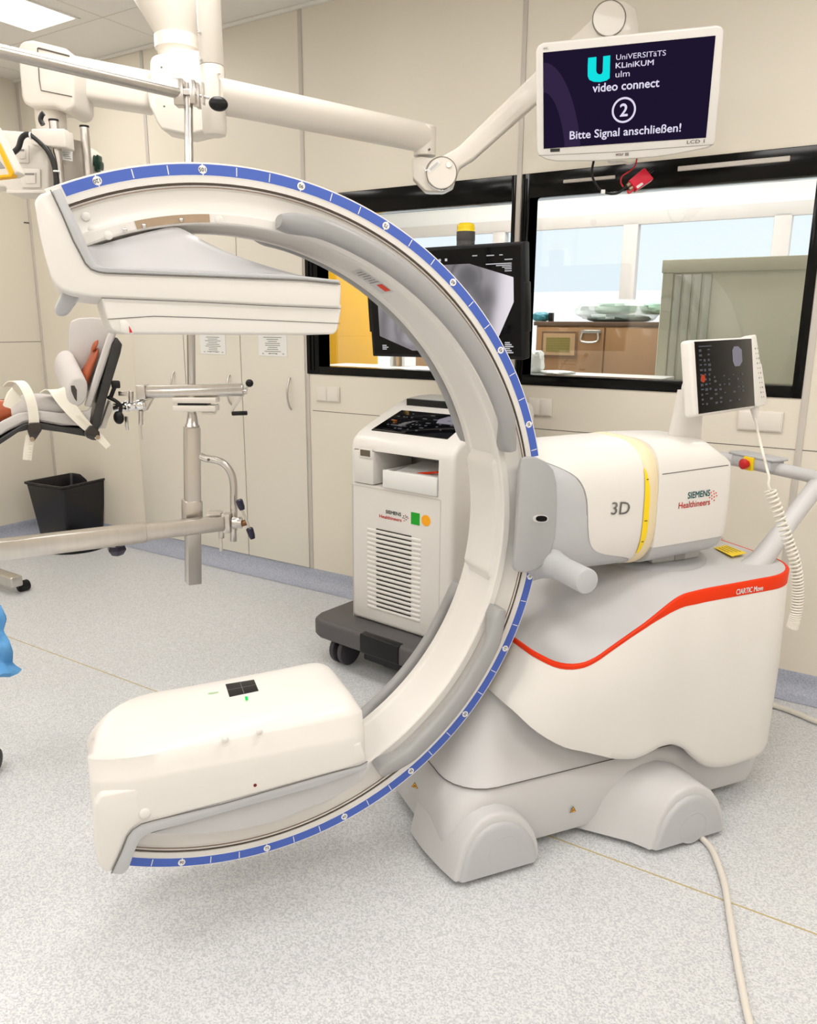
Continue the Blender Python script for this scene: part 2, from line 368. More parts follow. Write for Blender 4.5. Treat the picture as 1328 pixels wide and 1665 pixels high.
# items in the neighbouring room
WOOD = mat('brown_wood', (.36, .19, .085, 1), .4, noise=.28, scale=4, stretch=(2, 2, .3), coat=.2)
WOODL = mat('pale_wood', (.52, .33, .18, 1), .45, noise=.1, scale=6)
YWD = 4.15
a = atY(872, 528, YWD); c = atY(1076, 531, YWD); z0 = .0
t = thing('wooden_cabinet', 'brown wooden cabinet with metal latch behind the right window', 'cabinet', (a.x, YWD, 0))
q = B(); wr = atY(1083, 500, 3.95).x - .02
q.boxw(a.x, wr, YWD, YWD + .55, 0, a.z, .006, 2); q.out('body', WOOD, t)
q = B(); q.boxw(a.x - .012, wr, YWD - .014, YWD + .56, a.z - .004, a.z + .018, .004, 2); q.out('top', mat('dark_wood_edge', (.14, .08, .05, 1), .4), t)
sx = atY(982, 580, YWD).x
for x0, x1 in ((a.x + .008, sx - .004), (sx + .004, wr - .005)):
    q = B(); q.boxw(x0, x1, YWD - .012, YWD, .06, a.z - .012, .004, 2); dd = q.out('door', WOOD, t)
q = B(); p = atY(1000 - 39, 541, YWD - .015)
q.boxw(p.x - .06, p.x - .055 + .11, YWD - .02, YWD - .012, p.z - .004, p.z + .014, .002, 1)
q.tube([p + V((-.045, -.01, .0)), p + V((-.045, -.02, -.045)), p + V((.04, -.02, -.045)), p + V((.04, -.01, 0))], .006, 8, 4); q.out('latch', STEEL, t, 'metal box latch')
q = B(); l0 = atY(881, 538, YWD - .014); l1 = atY(937, 582, YWD - .014)
q.mi = 1; q.boxw(l0.x, l1.x, YWD - .018, YWD - .012, l1.z, l0.z, .001, 1); q.mi = 0
q.boxw(l0.x + .012, l1.x - .012, YWD - .0195, YWD - .013, l1.z + .012, l0.z - .012)
q.mi = 2
for i in range(6): zz = lerp(l0.z - .04, l1.z + .035, i / 5); q.boxw(l0.x + .03, l1.x - .04, YWD - .0205, YWD - .019, zz - .006, zz + .006)
q.out('list_holder', [WOODL, mat('label_frame_brown', (.2, .11, .06, 1), .4), mat('olive_print', (.25, .2, .05, 1), .6)], t, 'framed paper list with olive rows')
YBC = 3.95
a = atY(1080, 423, YBC); c = atY(1330, 415, YBC)
CAB = mat('beige_steel_cabinet', (.40, .38, .29, 1), .4, noise=.04)
t = thing('shutter_cabinet', 'tall grey beige steel cabinet with roller shutter behind the right window', 'cabinet', (a.x, YBC, 0))
q = B(); q.boxw(a.x, c.x + .3, YBC, YBC + .45, 0, a.z, .006, 2); q.out('body', CAB, t)
q = B(); q.boxw(a.x - .005, c.x + .3, YBC - .015, YBC + .46, a.z - .06, a.z, .004, 2); q.boxw(a.x, a.x + .05, YBC - .012, YBC, .05, a.z - .06, .003, 1); q.out('frame', CAB, t)
q = B()
for i in range(4): x = a.x + .055 + i * .045; q.boxw(x, x + .036, YBC - .010, YBC + .005, .05, a.z - .065, .006, 2)
q.out('shutter', mat('shutter_slats', (.33, .32, .27, 1), .4), t)
# packs, plastic and small things
GP = mat('green_cloth_pack', (.42, .66, .54, 1), .6, noise=.1, bump=.3, bscale=30)
CLR = bpy.data.materials.new('clear_film'); CLR.use_nodes = True; nt = CLR.node_tree; nt.nodes.clear()
tr = nt.nodes.new('ShaderNodeBsdfTransparent'); gg = nt.nodes.new('ShaderNodeBsdfPrincipled'); gg.inputs['Roughness'].default_value = .15; gg.inputs['Base Color'].default_value = (.8, .84, .82, 1)
mxs = nt.nodes.new('ShaderNodeMixShader'); mxs.inputs[0].default_value = .45; om = nt.nodes.new('ShaderNodeOutputMaterial')
nt.links.new(tr.outputs[0], mxs.inputs[1]); nt.links.new(gg.outputs[0], mxs.inputs[2]); nt.links.new(mxs.outputs[0], om.inputs[0])
def lump(b, c, rx, ry, rz, amp=.12, n=26, m=14, seed=0):
    rnd = random.Random(seed); ph = [rnd.uniform(0, 6.28) for _ in range(6)]; L = []
    for i in range(1, m):
        t = math.pi * i / m; row = []
        for k in range(n):
            a = 2 * math.pi * k / n
            w = 1 + amp * (math.sin(3 * a + ph[0]) * math.sin(2 * t + ph[1]) + .6 * math.sin(7 * a + ph[2] + 3 * t) + .4 * math.sin(11 * t + ph[3] + 5 * a))
            st = math.copysign(abs(math.sin(t)) ** .6, math.sin(t)); ct = -math.copysign(abs(math.cos(t)) ** .7, math.cos(t))
            row.append(c + V((rx * st * w * math.cos(a), ry * st * w * math.sin(a), rz * ct * (1 + .3 * (w - 1)))))
        L.append(row)
    b.loft(L)
zt_ = atY(980, 529, YWD).z + .016
p = atY(1005, 515, YWD + .2)
q = B(); lump(q, V((p.x, YWD + .2, zt_ + .02)), .17, .16, .02, .03, seed=1); tag(q.out('folded_cloth', mat('teal_grey_cloth', (.22, .3, .29, 1), .7)), 'dark grey folded cloth lying on the brown wooden cabinet', 'cloth')
p1 = atY(1005, 500, YWD + .2); q = B(); lump(q, V((p1.x - .02, YWD + .2, zt_ + .075)), .11, .12, .033, .08, seed=2); tag(q.out('green_pack', GP), 'mint green wrapped pack left on the folded cloth behind the window', 'pack', None)
p2 = atY(1062, 500, YWD + .2); q = B(); lump(q, V((p2.x + .02, YWD + .2, zt_ + .075)), .08, .12, .033, .08, seed=3); tag(q.out('green_pack', GP), 'mint green wrapped pack half hidden by the steel cabinet', 'pack', None)
q = B(); lump(q, V((p.x + .01, YWD + .2, zt_ + .062)), .215, .19, .06, .10, seed=5); tag(q.out('plastic_bag', CLR), 'clear crumpled plastic bag wrapped around the mint green packs', 'bag')
TEAL = mat('teal_plastic', (.05, .25, .32, 1), .3, noise=.3, scale=20)
p = atY(877, 519, YWD + .1); q = B(); lump(q, V((p.x, YWD + .12, zt_ + .028)), .045, .05, .026, .1, seed=6); tag(q.out('goggles', TEAL), 'small teal goggles on the left end of the wooden cabinet', 'goggles')
q = B(); p = atY(894, 520, YWD + .1); q.boxw(p.x - .012, p.x + .012, YWD + .1, YWD + .13, zt_ + .001, zt_ + .05, .003, 2); tag(q.out('bottle_cap', BLACK), 'small black cap beside the teal goggles', 'cap')
PAPER = mat('white_paper', (.82, .82, .80, 1), .7)
YSH = 3.75
p = atY(885, 607, YSH); zsh = p.z
SHELF = mat('white_shelf', (.75, .74, .72, 1), .5)
b = B(); b.boxw(atY(600, 600, YSH).x - .3, atY(1080, 608, YSH).x, YSH - .1, YSH + .19, zsh - .03, zsh, .004, 2); tag(b.out('worktop', SHELF), 'white worktop along the far side of the windows', 'worktop')
p = atY(872, 590, YSH); q = B(); lump(q, V((p.x, YSH, zsh + .055)), .035, .045, .056, .18, seed=8); tag(q.out('paper_bag', PAPER), 'crumpled white bag standing beside the black monitor edge', 'bag')
p = atY(905, 604, YSH); q = B(); lump(q, V((p.x, YSH, zsh + .008)), .09, .06, .0085, .10, seed=9); tag(q.out('paper_sheet', PAPER), 'flat white sheet of paper towel on the far worktop', 'paper')
YY = 4.45
YELL = mat('yellow_lacquer', rgb(252, 190, 20), .25, coat=.3)
a = atY(525, 500, YY).x; c = atY(613, 590, YY).x
b = B(); b.boxw(a, c, YY - .012, YY + .012, 0, 2.35, .003, 2); tag(b.out('yellow_panel', YELL), 'tall glossy yellow panel behind the left window', 'panel')
a = atY(640, 592, YSH + .1); c = atY(664, 592, YSH + .1)
for i in range(3):
    q = B(); x = lerp(a.x, c.x, i / 2.5); q.boxw(x, x + .02, YSH + .06, YSH + .18, zsh + .001, zsh + .3, .002, 1)
    tag(q.out('binder', mat('binder_white', (.8, .8, .82, 1), .5) if i != 1 else WOODL), ['white binder nearest the yellow panel on the far worktop', 'tan binder between two white ones on the far worktop', 'white binder right of the tan one on the far worktop'][i], 'binder')
a = atY(666, 590, YWD + .3); c = atY(745, 590, YWD + .3)
q = B(); q.boxw(a.x, c.x, YWD + .35, YWD + .75, 0, 1.32, .006, 2); tag(q.out('wooden_crate', WOOD), 'low brown wooden cupboard behind the left window', 'cupboard')
# ================================================================== the mobile X-ray machine
mroot = M3(1.45, 1.86, 0)
CARM = thing('mobile_c_arm', 'large white mobile X-ray machine with C-shaped arm, orange stripe and 3D lettering', 'medical scanner', mroot, math.atan2(U.y, U.x))
def spow(c, e): return math.copysign(abs(c) ** e, c)
# ---- C ring
ANG0, ANG1 = -101, 127
WR = .18
prof = [(.808, .0), (.770, .0), (.769, .007), (.766, .007), (.765, .002), (.757, .010), (.742, .013), (.726, .012), (.714, .008), (.709, .0), (.693, .0), (.690, .002), (.689, .006),
        (.689, .026), (.694, .031), (.694, .149), (.689, .154), (.689, .174), (.690, .178), (.693, .18), (.709, .18), (.714, .172), (.73, .167), (.757, .170), (.765, .178), (.770, .18), (.808, .18),
        (.8095, .176), (.8095, .004)]
n = 150
b = B(); b.loft([[rp(lerp(ANG0, ANG1, i / n), r, w) for r, w in prof] for i in range(n + 1)])
ring = b.out('c_shaped_arm', WHITE, CARM, ang=30)
# rail grooves
def arcstrip(b, a0, a1, r0, r1, w0, w1, n=120):
    b.loft([[rp(lerp(a0, a1, i / n), r, w) for r, w in ((r0, w0), (r1, w0), (r1, w1), (r0, w1))] for i in range(n + 1)])
b = B(); arcstrip(b, ANG0, ANG1, .7662, .7688, .0015, .0066); b.mi = 1; arcstrip(b, ANG0, ANG1, .7605, .7622, .004, .0085)
b.out('guide_rail', [mat('dark_bronze', (.10, .07, .055, 1), .35, metal=.6), mat('bronze', (.30, .22, .17, 1), .35, metal=.6)], CARM, 'dark bronze running groove')
# scale tape with ticks and numbers
b = B(); b.mi = 1; arcstrip(b, -99.5, 124.8, .7828, .8068, -.0006, .0006); b.mi = 0; arcstrip(b, -99.5, 124.8, .7842, .8054, -.0010, .0006); b.mi = 1
for a in range(-95, 121, 5):
    da = .0010 / .795 * 57.3
    r0, r1 = (.7842, .8054) if a % 15 == 0 else (.7862, .8034)
    b.quad(*[rp(x, r, -.0014) for x, r in ((a - da, r0), (a + da, r0), (a + da, r1), (a - da, r1))])
    if a % 15 == 0:
        o = rp(a, .795, -.0017); rad = (rp(a, 1, 0) - rp(a, 0, 0)).normalized(); tg = (rp(a + 1, 1, 0) - rp(a, 1, 0)).normalized()
        b.disc(o, rad, tg, .0086); b.mi = 2
        b.text(str(abs(a)), .0105, o, tg, -rad if (tg.cross(-rad)).dot(RN) < 0 else rad, lift=.0004, bold=.01); b.mi = 1
b.out('angle_scale', [BLUE, PRINTW, PRINTK], CARM, 'blue angle scale with white numbers', recalc=False)
# grip handles, front and back, upper and lower
def grip(a0, a1, side):
    b = B(); L = []; n = 60; s = 1 if side == 0 else -1; wb = 0 if side == 0 else WR
    for i in range(n + 1):
        t = i / n; a = lerp(a0, a1, t); e = min(t, 1 - t) * (a1 - a0)
        k = sstep(e / 8.0); kk = sstep(min(e / 1.2, 1))
        wc = lerp(-.022, -.050, k); hw = lerp(.034, .0165, k) ; hr = lerp(.017, .0215, sstep(e / 2.5)); rc = lerp(.708, .714, k)
        hr *= lerp(.8, 1, kk); 
        L.append([rp(a, rc + hr * spow(math.cos(q), .75), wb + s * (wc + hw * spow(math.sin(q), .75))) for q in [2 * math.pi * j / 20 for j in range(20)]])
    b.loft(L); b.out('grip_handle', [HGREY], CARM, 'grey curved grip handle', ang=50)
for s in (0, 1):
    grip(27.2, 93.2, s); grip(-50.5, -7.0, s)
# cover plate on the inner face
b = B(); fs = []
L = []
for i in range(41):
    a = lerp(-2.5, 26, i / 40); e = min(i, 40 - i) / 40 * 28; h = .018 * sstep(e / 2.2)
    L.append([rp(a, r, w) for r, w in ((.695, .012), (.695 - h, .018), (.695 - h - .002, .03), (.695 - h - .002, .15), (.695 - h, .162), (.695, .168))])
b.loft(L); b.out('inner_cover', WHITE, CARM, ang=60)
# printed plate on the underside of the upper arc
b = B(); Lb = []
arcn = lambda a0, a1, w0, w1, mi: (setattr(b, 'mi', mi), b.loft([[rp(lerp(a0, a1, i / 12), .6932, w0), rp(lerp(a0, a1, i / 12), .6932, w1)] for i in range(13)], closed=False, cap=False))
arcn(66.9, 74.8, .040, .125, 2)
arcq = lambda a0, a1, w0, w1, mi: (setattr(b, 'mi', mi), b.quad(rp(a0, .6926, w0), rp(a1, .6926, w0), rp(a1, .6926, w1), rp(a0, .6926, w1)))
arcq(67.4, 69.6, .052, .088, 0)
for k in range(6): arcq(70.3 + k * .7, 70.55 + k * .7, .050 + .006 * (k % 3), .112 - .012 * (k % 2), 1)
b.out('type_plate', [ORANGE, PRINTG, LGREY], CARM, 'pale grey strip with small orange label', recalc=False)

# ---- detector housing at the upper end
WF, WB = -.075, .255
def pw(pts, w): return [atW(x, y, w) for x, y in pts]
shell = [(94, 304), (84, 309), (66, 315), (58, 322), (56, 330), (59.5, 352), (66, 388), (75, 425), (82, 448), (90, 462), (101, 472), (118, 477.5), (140, 481), (165.7, 484), (250, 488), (327, 491), (440, 497), (553.5, 501.5), (555.3, 470), (554.5, 458.5), (495, 452), (430, 448.5), (340, 445), (200, 440.5), (172, 439), (160, 435.5), (150, 426), (141, 410), (120, 363), (97, 312)]
b = B(); b.prism(pw(shell, WF), RN * (WB - WF), .014, 4); b.out('detector_shoulder', WHITE, CARM, ang=45)
# grey edge strip that follows the shoulder
outer = [(84, 309.5), (100, 346), (120, 391), (139.4, 428), (148, 437), (160, 441.5), (172, 443.3), (340, 449), (495, 454.8), (553.5, 460.5)]
inner = [(97.6, 305.2), (115, 341), (130, 372), (141, 398), (150.7, 420.4), (158, 429), (166.5, 432.8), (180, 434), (340, 439.6), (467, 446), (553.5, 455.5)]
b = B(); b.prism(pw(outer + inner[::-1], WF - .004), RN * (WB - WF + .008), .003, 2); b.out('edge_strip', GREY, CARM, 'grey edge strip of the detector shell')
b = B(); sl_ = [(82, 309), (100, 347), (119, 391.8), (138.6, 428.6), (147.5, 438), (160, 442.6), (172, 444.6), (340, 450.6), (495, 456.6), (553, 462.3)]
b.tube(pw(sl_, WF - .0035), .0011, 6); b.out('joint_line', SEAM, CARM, 'dark joint line')
# sculpted fairing between ring and detector: lofted from the inner lip down to the shell
topl = [(141, 396), (158, 398), (180, 393), (210, 385), (250, 375), (280, 369), (300, 374), (330, 391), (370, 410), (410, 425), (460, 440), (500, 450), (540, 456)]
botl = [(150, 421), (164, 433), (185, 435), (215, 436), (255, 437), (295, 438.5), (330, 439.6), (365, 441), (400, 443), (440, 444.6), (475, 447), (510, 451), (545, 456.5)]
topl2 = topl
def fair(side):
    b = B(); rows = []
    for j in range(9):
        t = j / 8; row = []
        wt = lerp(.012, WF + .004, sstep(t) if True else t)
        if side: pass
        for (x0, y0), (x1, y1) in zip(topl, botl):
            p0 = RC + 0 * RN; a0_, b0_ = ab(x0, y0, .012); a1_, b1_ = ab(x1, y1, WF + .004)
            k = lerp(t, t ** 1.6, .7)
            w = lerp(.012, WF + .004, t ** 1.5)
            if side: w = WR - w
            row.append(RW(lerp(a0_, a1_, t), lerp(b0_, b1_, t), w))
        rows.append(catmull(row, 3))
    return rows
fr_ = fair(0); bk_ = fair(1)
b = B(); m_ = len(fr_[0])
loops = []
for i in range(m_):
    loops.append([fr_[j][i] for j in range(8, -1, -1)] + [bk_[j][i] for j in range(9)])
b.loft(loops); b.out('fairing', SILVER, CARM, 'silver sculpted fairing above the detector', ang=60)
# detector box
det = [(164, 483), (170, 503), (175.5, 520), (181, 534), (188, 539), (215, 542), (530, 543.5), (541, 543.5), (546, 541), (550, 532), (555, 502), (555.5, 495), (400, 490), (250, 485)]
b = B(); b.prism(pw(det, WF + .006), RN * (WB - WF - .012), .010, 4); b.out('detector_box', WHITE, CARM, ang=45)
b = B(); b.tube(pw([(165, 484.5), (327, 491.5), (440, 497.2), (553.8, 502)], WF - .0002), .0009, 6); b.tube(pw([(175, 519), (250, 514), (330, 516.5), (440, 521), (553, 526)], WF + .0052), .0007, 6); b.out('joint_line', SEAM, CARM, 'thin joint lines of the detector box')
b = B(); b.prism(pw([(194, 520), (203, 518.5), (210, 525), (219, 543), (213, 544), (197, 541)], WF + .001), RN * .02, .004, 2); b.mi = 1
b.poly(pw([(209.5, 529), (215.5, 540.5), (210.5, 541)], WF - .0008)); b.out('collision_sensor', [WHITE, mat('signal_red', rgb(200, 20, 40), .4)], CARM, 'corner bumper with a red marker')
b = B(); b.prism(pw([(102, 470), (133, 477), (113, 505), (106, 511), (97, 512), (90, 509), (88, 502), (91, 495)], .03), RN * .12, .008, 3); b.out('release_lever', GREY, CARM, 'grey lever under the detector shoulder')
# caps, screws, brass plate on the ring near the detector
BRASS = mat('brushed_bronze', rgb(170, 150, 128), .38, metal=.7, noise=.08, scale=40)
b = B(); a0_ = 115.5; L = []
for i in range(25):
    a = lerp(104.6, 116.8, i / 24); L.append([rp(a, r, w) for r, w in ((.7085, -.0015), (.6925, -.0015), (.6925, .004), (.7085, .004))])
b.loft(L); pl = b.out('bronze_plate', BRASS, CARM, 'bronze screw plate')
for p in ((203, 374), (234, 367), (294.5, 357.5)):
    b = B(); o = atW(*p, -.0015); b.lathe(o, -RN, [(.0045, 0), (.0045, .002), (.003, .004), (.0012, .0045)], 14); b.out('screw', CHROME, pl)
for p in ((139.5, 352), (150, 373.5), (176, 383), (356, 357)):
    b = B(); o = atW(*p, .0105 if p[0] < 160 else 0); b.lathe(o + RN * .002, -RN, [(.0085, 0), (.0085, .0035), (.007, .0045)], 20); b.out('cap', WHITE, CARM, 'round white cover cap')

# ---- source housing at the lower end (box along the ring frame's horizontal)
SF, SB = -.085, .275
bl = [ab(*p, SF) for p in ((181, 1420), (229.8, 1339.7), (597.8, 1239))]
aL = ab(150.5, 1330, SF)[0]; aR = ab(599, 1190, SF)[0]
bcr = lambda a: interp(a, [ab(168.8, 1268, SF)[0], ab(597, 1186, SF)[0]], [ab(168.8, 1268, SF)[1], ab(597, 1186, SF)[1]])
bbt = lambda a: interp(a, [ab(150, 1360, SF)[0], ab(597.8, 1239, SF)[0]], [ab(150, 1361, SF)[1], ab(597.8, 1239, SF)[1]])
_, bTl = ab(215, 1132, SB); _, bTr = ab(541, 1079, SB - .1)
btop = lambda a: lerp(bTl + .012, bTr + .008, (a - aL) / (aR - aL))
b = B(); L = []
def src_section(a, k, kt, kb=1):
    """k narrows the cross-section, kt lowers the top"""
    c0 = bcr(a); t0 = c0 + (btop(a) - c0) * kt; b0 = bbt(a); mid = (SF + SB) / 2; hw = (SB - SF) / 2 * k
    pts = [(-hw, b0), (-hw - .001, lerp(b0, c0, .5)), (-hw, c0 - .022), (-hw + .002, c0 - .012), (-hw + .010, c0), (-hw + .016, c0 + .03)]
    H = t0 - c0 - .03
    e0 = -hw + .016; rr = .085 * k
    for j in range(1, 8):
        q = math.pi / 2 * j / 7
        pts.append((e0 + .012 * min(1, math.sin(q)) + rr * (1 - math.cos(q)), c0 + .03 + H * math.sin(q) ** 1.15))
    right = [(-x * kb, y) for x, y in pts[::-1]]
    return [RW(a, y, mid + x) for x, y in pts + right]
ns = 30
for i in range(ns + 1):
    t = i / ns; a = lerp(aL, aR, .5 - .5 * math.cos(math.pi * t)); dl = (a - aL); dr = (aR - a)
    kl = 1 if dl > .15 else (1 - (1 - dl / .15) ** 2.2) ** .5; kr = 1 if dr > .07 else (1 - (1 - dr / .07) ** 2.4) ** .5
    kk = lerp(.76, 1, kl) * lerp(.82, 1, kr); kt = lerp(.10, 1, 1 - (1 - min(1, dl / .14)) ** 1.75) * lerp(.28, 1, kr)
    kb = lerp(-.55, 1, (1 - (1 - min(1, dl / .17)) ** 2) ** .5)
    L.append(src_section(a, kk, kt, kb))
b.loft(L); src = b.out('tube_housing', WHITE, CARM, ang=50)
# lower shoulder leg
leg = [(597.8, 1239), (585, 1246), (364, 1308), (250, 1335.5), (229.8, 1341), (215, 1350), (207.4, 1361), (196, 1388), (181, 1420.5), (168.8, 1418), (160, 1408), (157, 1396), (153, 1370), (151, 1340), (152, 1310), (165, 1292), (588, 1206)]
b = B(); b.prism(pw(leg, SF + .002), RN * .19, .012, 4); b.out('tube_shoulder', WHITE, CARM, ang=45)
strip = [(181, 1421), (197, 1387), (208, 1360), (216, 1349.5), (229.8, 1340.2), (250, 1334.6), (364, 1307), (520, 1262.5), (585, 1245), (598, 1238.5), (597, 1250), (520, 1278), (420, 1306), (300, 1340), (250, 1353), (240, 1357), (233, 1361), (226, 1369), (219, 1385), (210, 1411), (203, 1420), (197, 1422.5)]
b = B(); b.prism(pw(strip, SF - .003), RN * .20, .003, 2); b.out('edge_strip', GREY, CARM, 'grey edge strip of the tube housing')
b = B(); b.tube(pw([(181, 1420), (196.6, 1386.6), (207.4, 1359.5), (215.6, 1349), (229.8, 1339.7), (250, 1334), (364, 1306.6), (520, 1262), (585, 1244.4), (597.5, 1238)], SF - .0035), .0011, 6); b.out('joint_line', SEAM, CARM, 'dark joint line')
panel = [(598, 1240), (596, 1258), (590, 1270), (560, 1288), (526.6, 1306), (445, 1338), (390, 1350), (331, 1358), (240, 1357), (300, 1338), (420, 1302)]
b = B(); b.prism(pw(panel, SF + .028), RN * (SB - SF - .056), .006, 2); b.out('recess_panel', LGREY, CARM, 'pale grey recessed panel of the tube housing')
for p, w_, s_ in (((366, 1203), SF + .006, .0075), ((422, 1189.5), SF + .007, .0075), ((235.5, 1323), SF, .0125)):
    b = B(); b.lathe(atW(*p, w_) + RN * .004, -RN, [(s_, 0), (s_, .0055), (s_ * .8, .0075), (s_ * .4, .0085)], 20); b.out('cap', WHITE, src, 'round white cover cap')
b = B(); b.lathe(atW(414.5, 1276.5, SF), -RN, [(.004, -.002), (.004, .0015)], 16); b.out('indicator', mat('dark_red', rgb(110, 10, 15), .3), src, 'tiny dark red indicator')
# black laser window with cross lines on top, green laser spot
bw = lambda px, py: None
tb = btop(lerp(aL, aR, .6)) + .0005
def top_pt(px, py):
    d = ray(px, py); p0 = RW(lerp(aL, aR, .5), btop(lerp(aL, aR, .5)), 0)
    sl = (btop(aR) - btop(aL)) / (aR - aL); tn = (RU + RV * sl).normalized(); nn = tn.cross(RN).normalized()
    return CAM + d * ((p0 - CAM).dot(nn) / d.dot(nn)), nn
def top_quad(b, pts, h):
    ps = []
    for x, y in pts:
        p, nn = top_pt(x, y); nn = nn if nn.z > 0 else -nn; ps.append(p + nn * h)
    b.poly(ps)
b = B(); ps = []
for x, y in ((366.5, 1113), (413, 1105.5), (420.5, 1123.5), (373, 1133.5)):
    p, nn = top_pt(x, y); nn = nn if nn.z > 0 else -nn; ps.append(p)
b.prism([p - nn * .02 for p in ps], nn * .0215, .001, 2); b.mi = 1
mid = lambda i, j, t=.5: ps[i].lerp(ps[j], t) + nn * .0021
for (p, q_) in ((mid(0, 1), mid(3, 2)), (mid(0, 3), mid(1, 2))):
    d = (q_ - p).normalized(); s_ = d.cross(nn) * .0006; b.quad(p - s_, q_ - s_, q_ + s_, p + s_)
lw = b.out('laser_window', [BLACK, PRINTG], src, 'black square laser window with cross lines')
b = B(); top_quad(b, ((338, 1128.6), (355, 1126.2), (355, 1127.2), (338, 1129.8)), .003); b.out('laser_line', glow('laser_line_green', (.35, .8, .25, 1), .9), src, 'thin green laser line', recalc=False)
b = B(); top_quad(b, ((398, 1134.5), (402, 1133.5), (403.5, 1139.5), (399.5, 1140.5)), .003); b.out('laser_spot', glow('laser_green', (.02, .9, .15, 1), 1.0), src, 'green laser spot', recalc=False)

# ---- gantry: carriage on the ring, rotating head, body
NC = 1.862
def gsec(u, th, hz, hn, zc, e=.62):
    c_ = spow(math.cos(th), e)
    if c_ < 0: c_ *= interp(u, [1.0, 1.10, 1.22], [.30, .40, 1])
    sh_ = .62 * max(0, (NC - hn * c_) - 1.684) * interp(u, [1.0, 1.20], [1, 0])
    return M3(u + sh_, NC - hn * c_, zc + hz * spow(math.sin(th), e))
def gdim(u):
    hz = interp(u, [1.0, 1.15, 1.45, 1.6, 1.74], [.172, .178, .182, .177, .170]); hn = interp(u, [1.0, 1.15, 1.45, 1.87], [.165, .178, .180, .178])
    zc = interp(u, [1.0, 1.45, 1.87], [.953, .957, .962]); return hz, hn, zc
TH = [math.radians(x) for x in list(range(-180, 180, 3))]
def ub(th):   # where grey carriage meets the white head shell
    d = abs(math.degrees(th)); d = 180 - d if d > 90 else d; s_ = 1 if th >= 0 else -1
    return sinterp(s_ * d, [-90, -47, -40, -33, -26, -15, 0, 12, 25, 38, 50, 65, 90], [1.40, 1.40, 1.385, 1.32, 1.265, 1.235, 1.222, 1.212, 1.19, 1.14, 1.085, 1.03, 1.015], 5)
def gloft(u0f, u1f, nu, inset=0, ends=(0, 0)):
    L = []
    for i in range(nu + 1):
        row = []
        for th in TH:
            t = i / nu; u = lerp(u0f(th), u1f(th), t); hz, hn, zc = gdim(u)
            s_ = inset
            row.append(gsec(u, th, hz - s_, hn - s_, zc))
        L.append(row)
    return L
b = B()
L0 = []
for k, s_ in ((0, .05), (.004, .02), (.012, .008), (.024, .0)):
    hz, hn, zc = gdim(1.0); L0.append([gsec(1.0 + k, th, hz - s_, hn - s_, zc) for th in TH])
b.loft(L0 + gloft(lambda th: 1.026, ub, 16)[0:]); b.out('carriage', GREY, CARM, 'light grey carriage that holds the ring', ang=50)
b = B(); L1 = gloft(ub, lambda th: 1.402, 14, -.0015); b.loft(L1); b.out('head_shell', WHITE, CARM, 'white head shell with 3D lettering', ang=50)
b = B(); L2 = []
for i in range(7): u = lerp(1.400, 1.452, i / 6); hz, hn, zc = gdim(u); s_ = .006 * math.sin(math.pi * i / 6) - .003; L2.append([gsec(u, th, hz + s_, hn + s_, zc) for th in TH])
b.loft(L2); rr_ = b.out('rotation_ring', BEIGE, CARM, 'cream rotation ring', ang=50)
b = B(); L3 = []
zy = [i / 16 for i in range(17)]
for t in zy:
    th = math.radians(lerp(-33, 27, t)); wd = .019 * math.sin(math.pi * min(1, max(0, t * .86 + .10))) ** .8; hz, hn, zc = gdim(1.42)
    L3.append([gsec(1.401 + x, th, hz + .0042, hn + .0042, zc) for x in (0, wd)])
b.loft(L3, closed=False, cap=False); b.mi = 1
for t, wd in ((.25, .007), (.5, .010), (.82, .007)):
    th = math.radians(lerp(-33, 27, t)); p = gsec(1.405, th, .182 + .0056, .18 + .0056, .957); q = gsec(1.405, th + .004, .1876, .1856, .957)
    dz = ZUP * .0012; b.quad(p - dz, p + U * wd - dz, p + U * wd + dz, p + dz)
b.out('tilt_scale', [YELLOW, PRINTK], rr_, 'yellow tilt scale', recalc=False)
# rear body
zb_ = math.radians(-22)
def rear(th0, th1, off, dense=24):
    ths = [lerp(th0, th1, i / dense) for i in range(dense + 1)]; L = []
    for i in range(19):
        t = i / 18; u = lerp(1.45, 1.730, 1 - (1 - t) ** 1.8); hz, hn, zc = gdim(u); e = max(0, (u - 1.692) / .038); s_ = .040 * (1 - math.sqrt(max(0, 1 - e * e)))
        row = []
        for th in ths:
            p = gsec(u, th, hz - s_ + off, hn - s_ + off, zc, .47); row.append(p - U * (.060 * t * sstep((p.z - 1.060) / .06)))
        L.append(row)
    return L
b = B(); b.loft(rear(zb_, math.pi - zb_, 0), closed=True); rs = b.out('rear_shell', WHITE, CARM, 'white rear body with lettering', ang=50)
b = B(); b.loft(rear(-math.pi - zb_, zb_, -.002), closed=True); b.out('rear_belly', GREY, CARM, 'grey underside of the rear body', ang=50)
b = B(); pts = []
for i in range(14):
    u = lerp(1.46, 1.696, i / 13); hz, hn, zc = gdim(u); zz = lerp(1.052, 1.062, i / 13); th = math.asin(((zz - zc) / hz) ** (1 / .47)); pts.append(gsec(u, th, hz, hn, zc, .47))
b.tube(pts, .0012, 6); b.out('joint_line', SEAM, CARM, 'thin joint line')
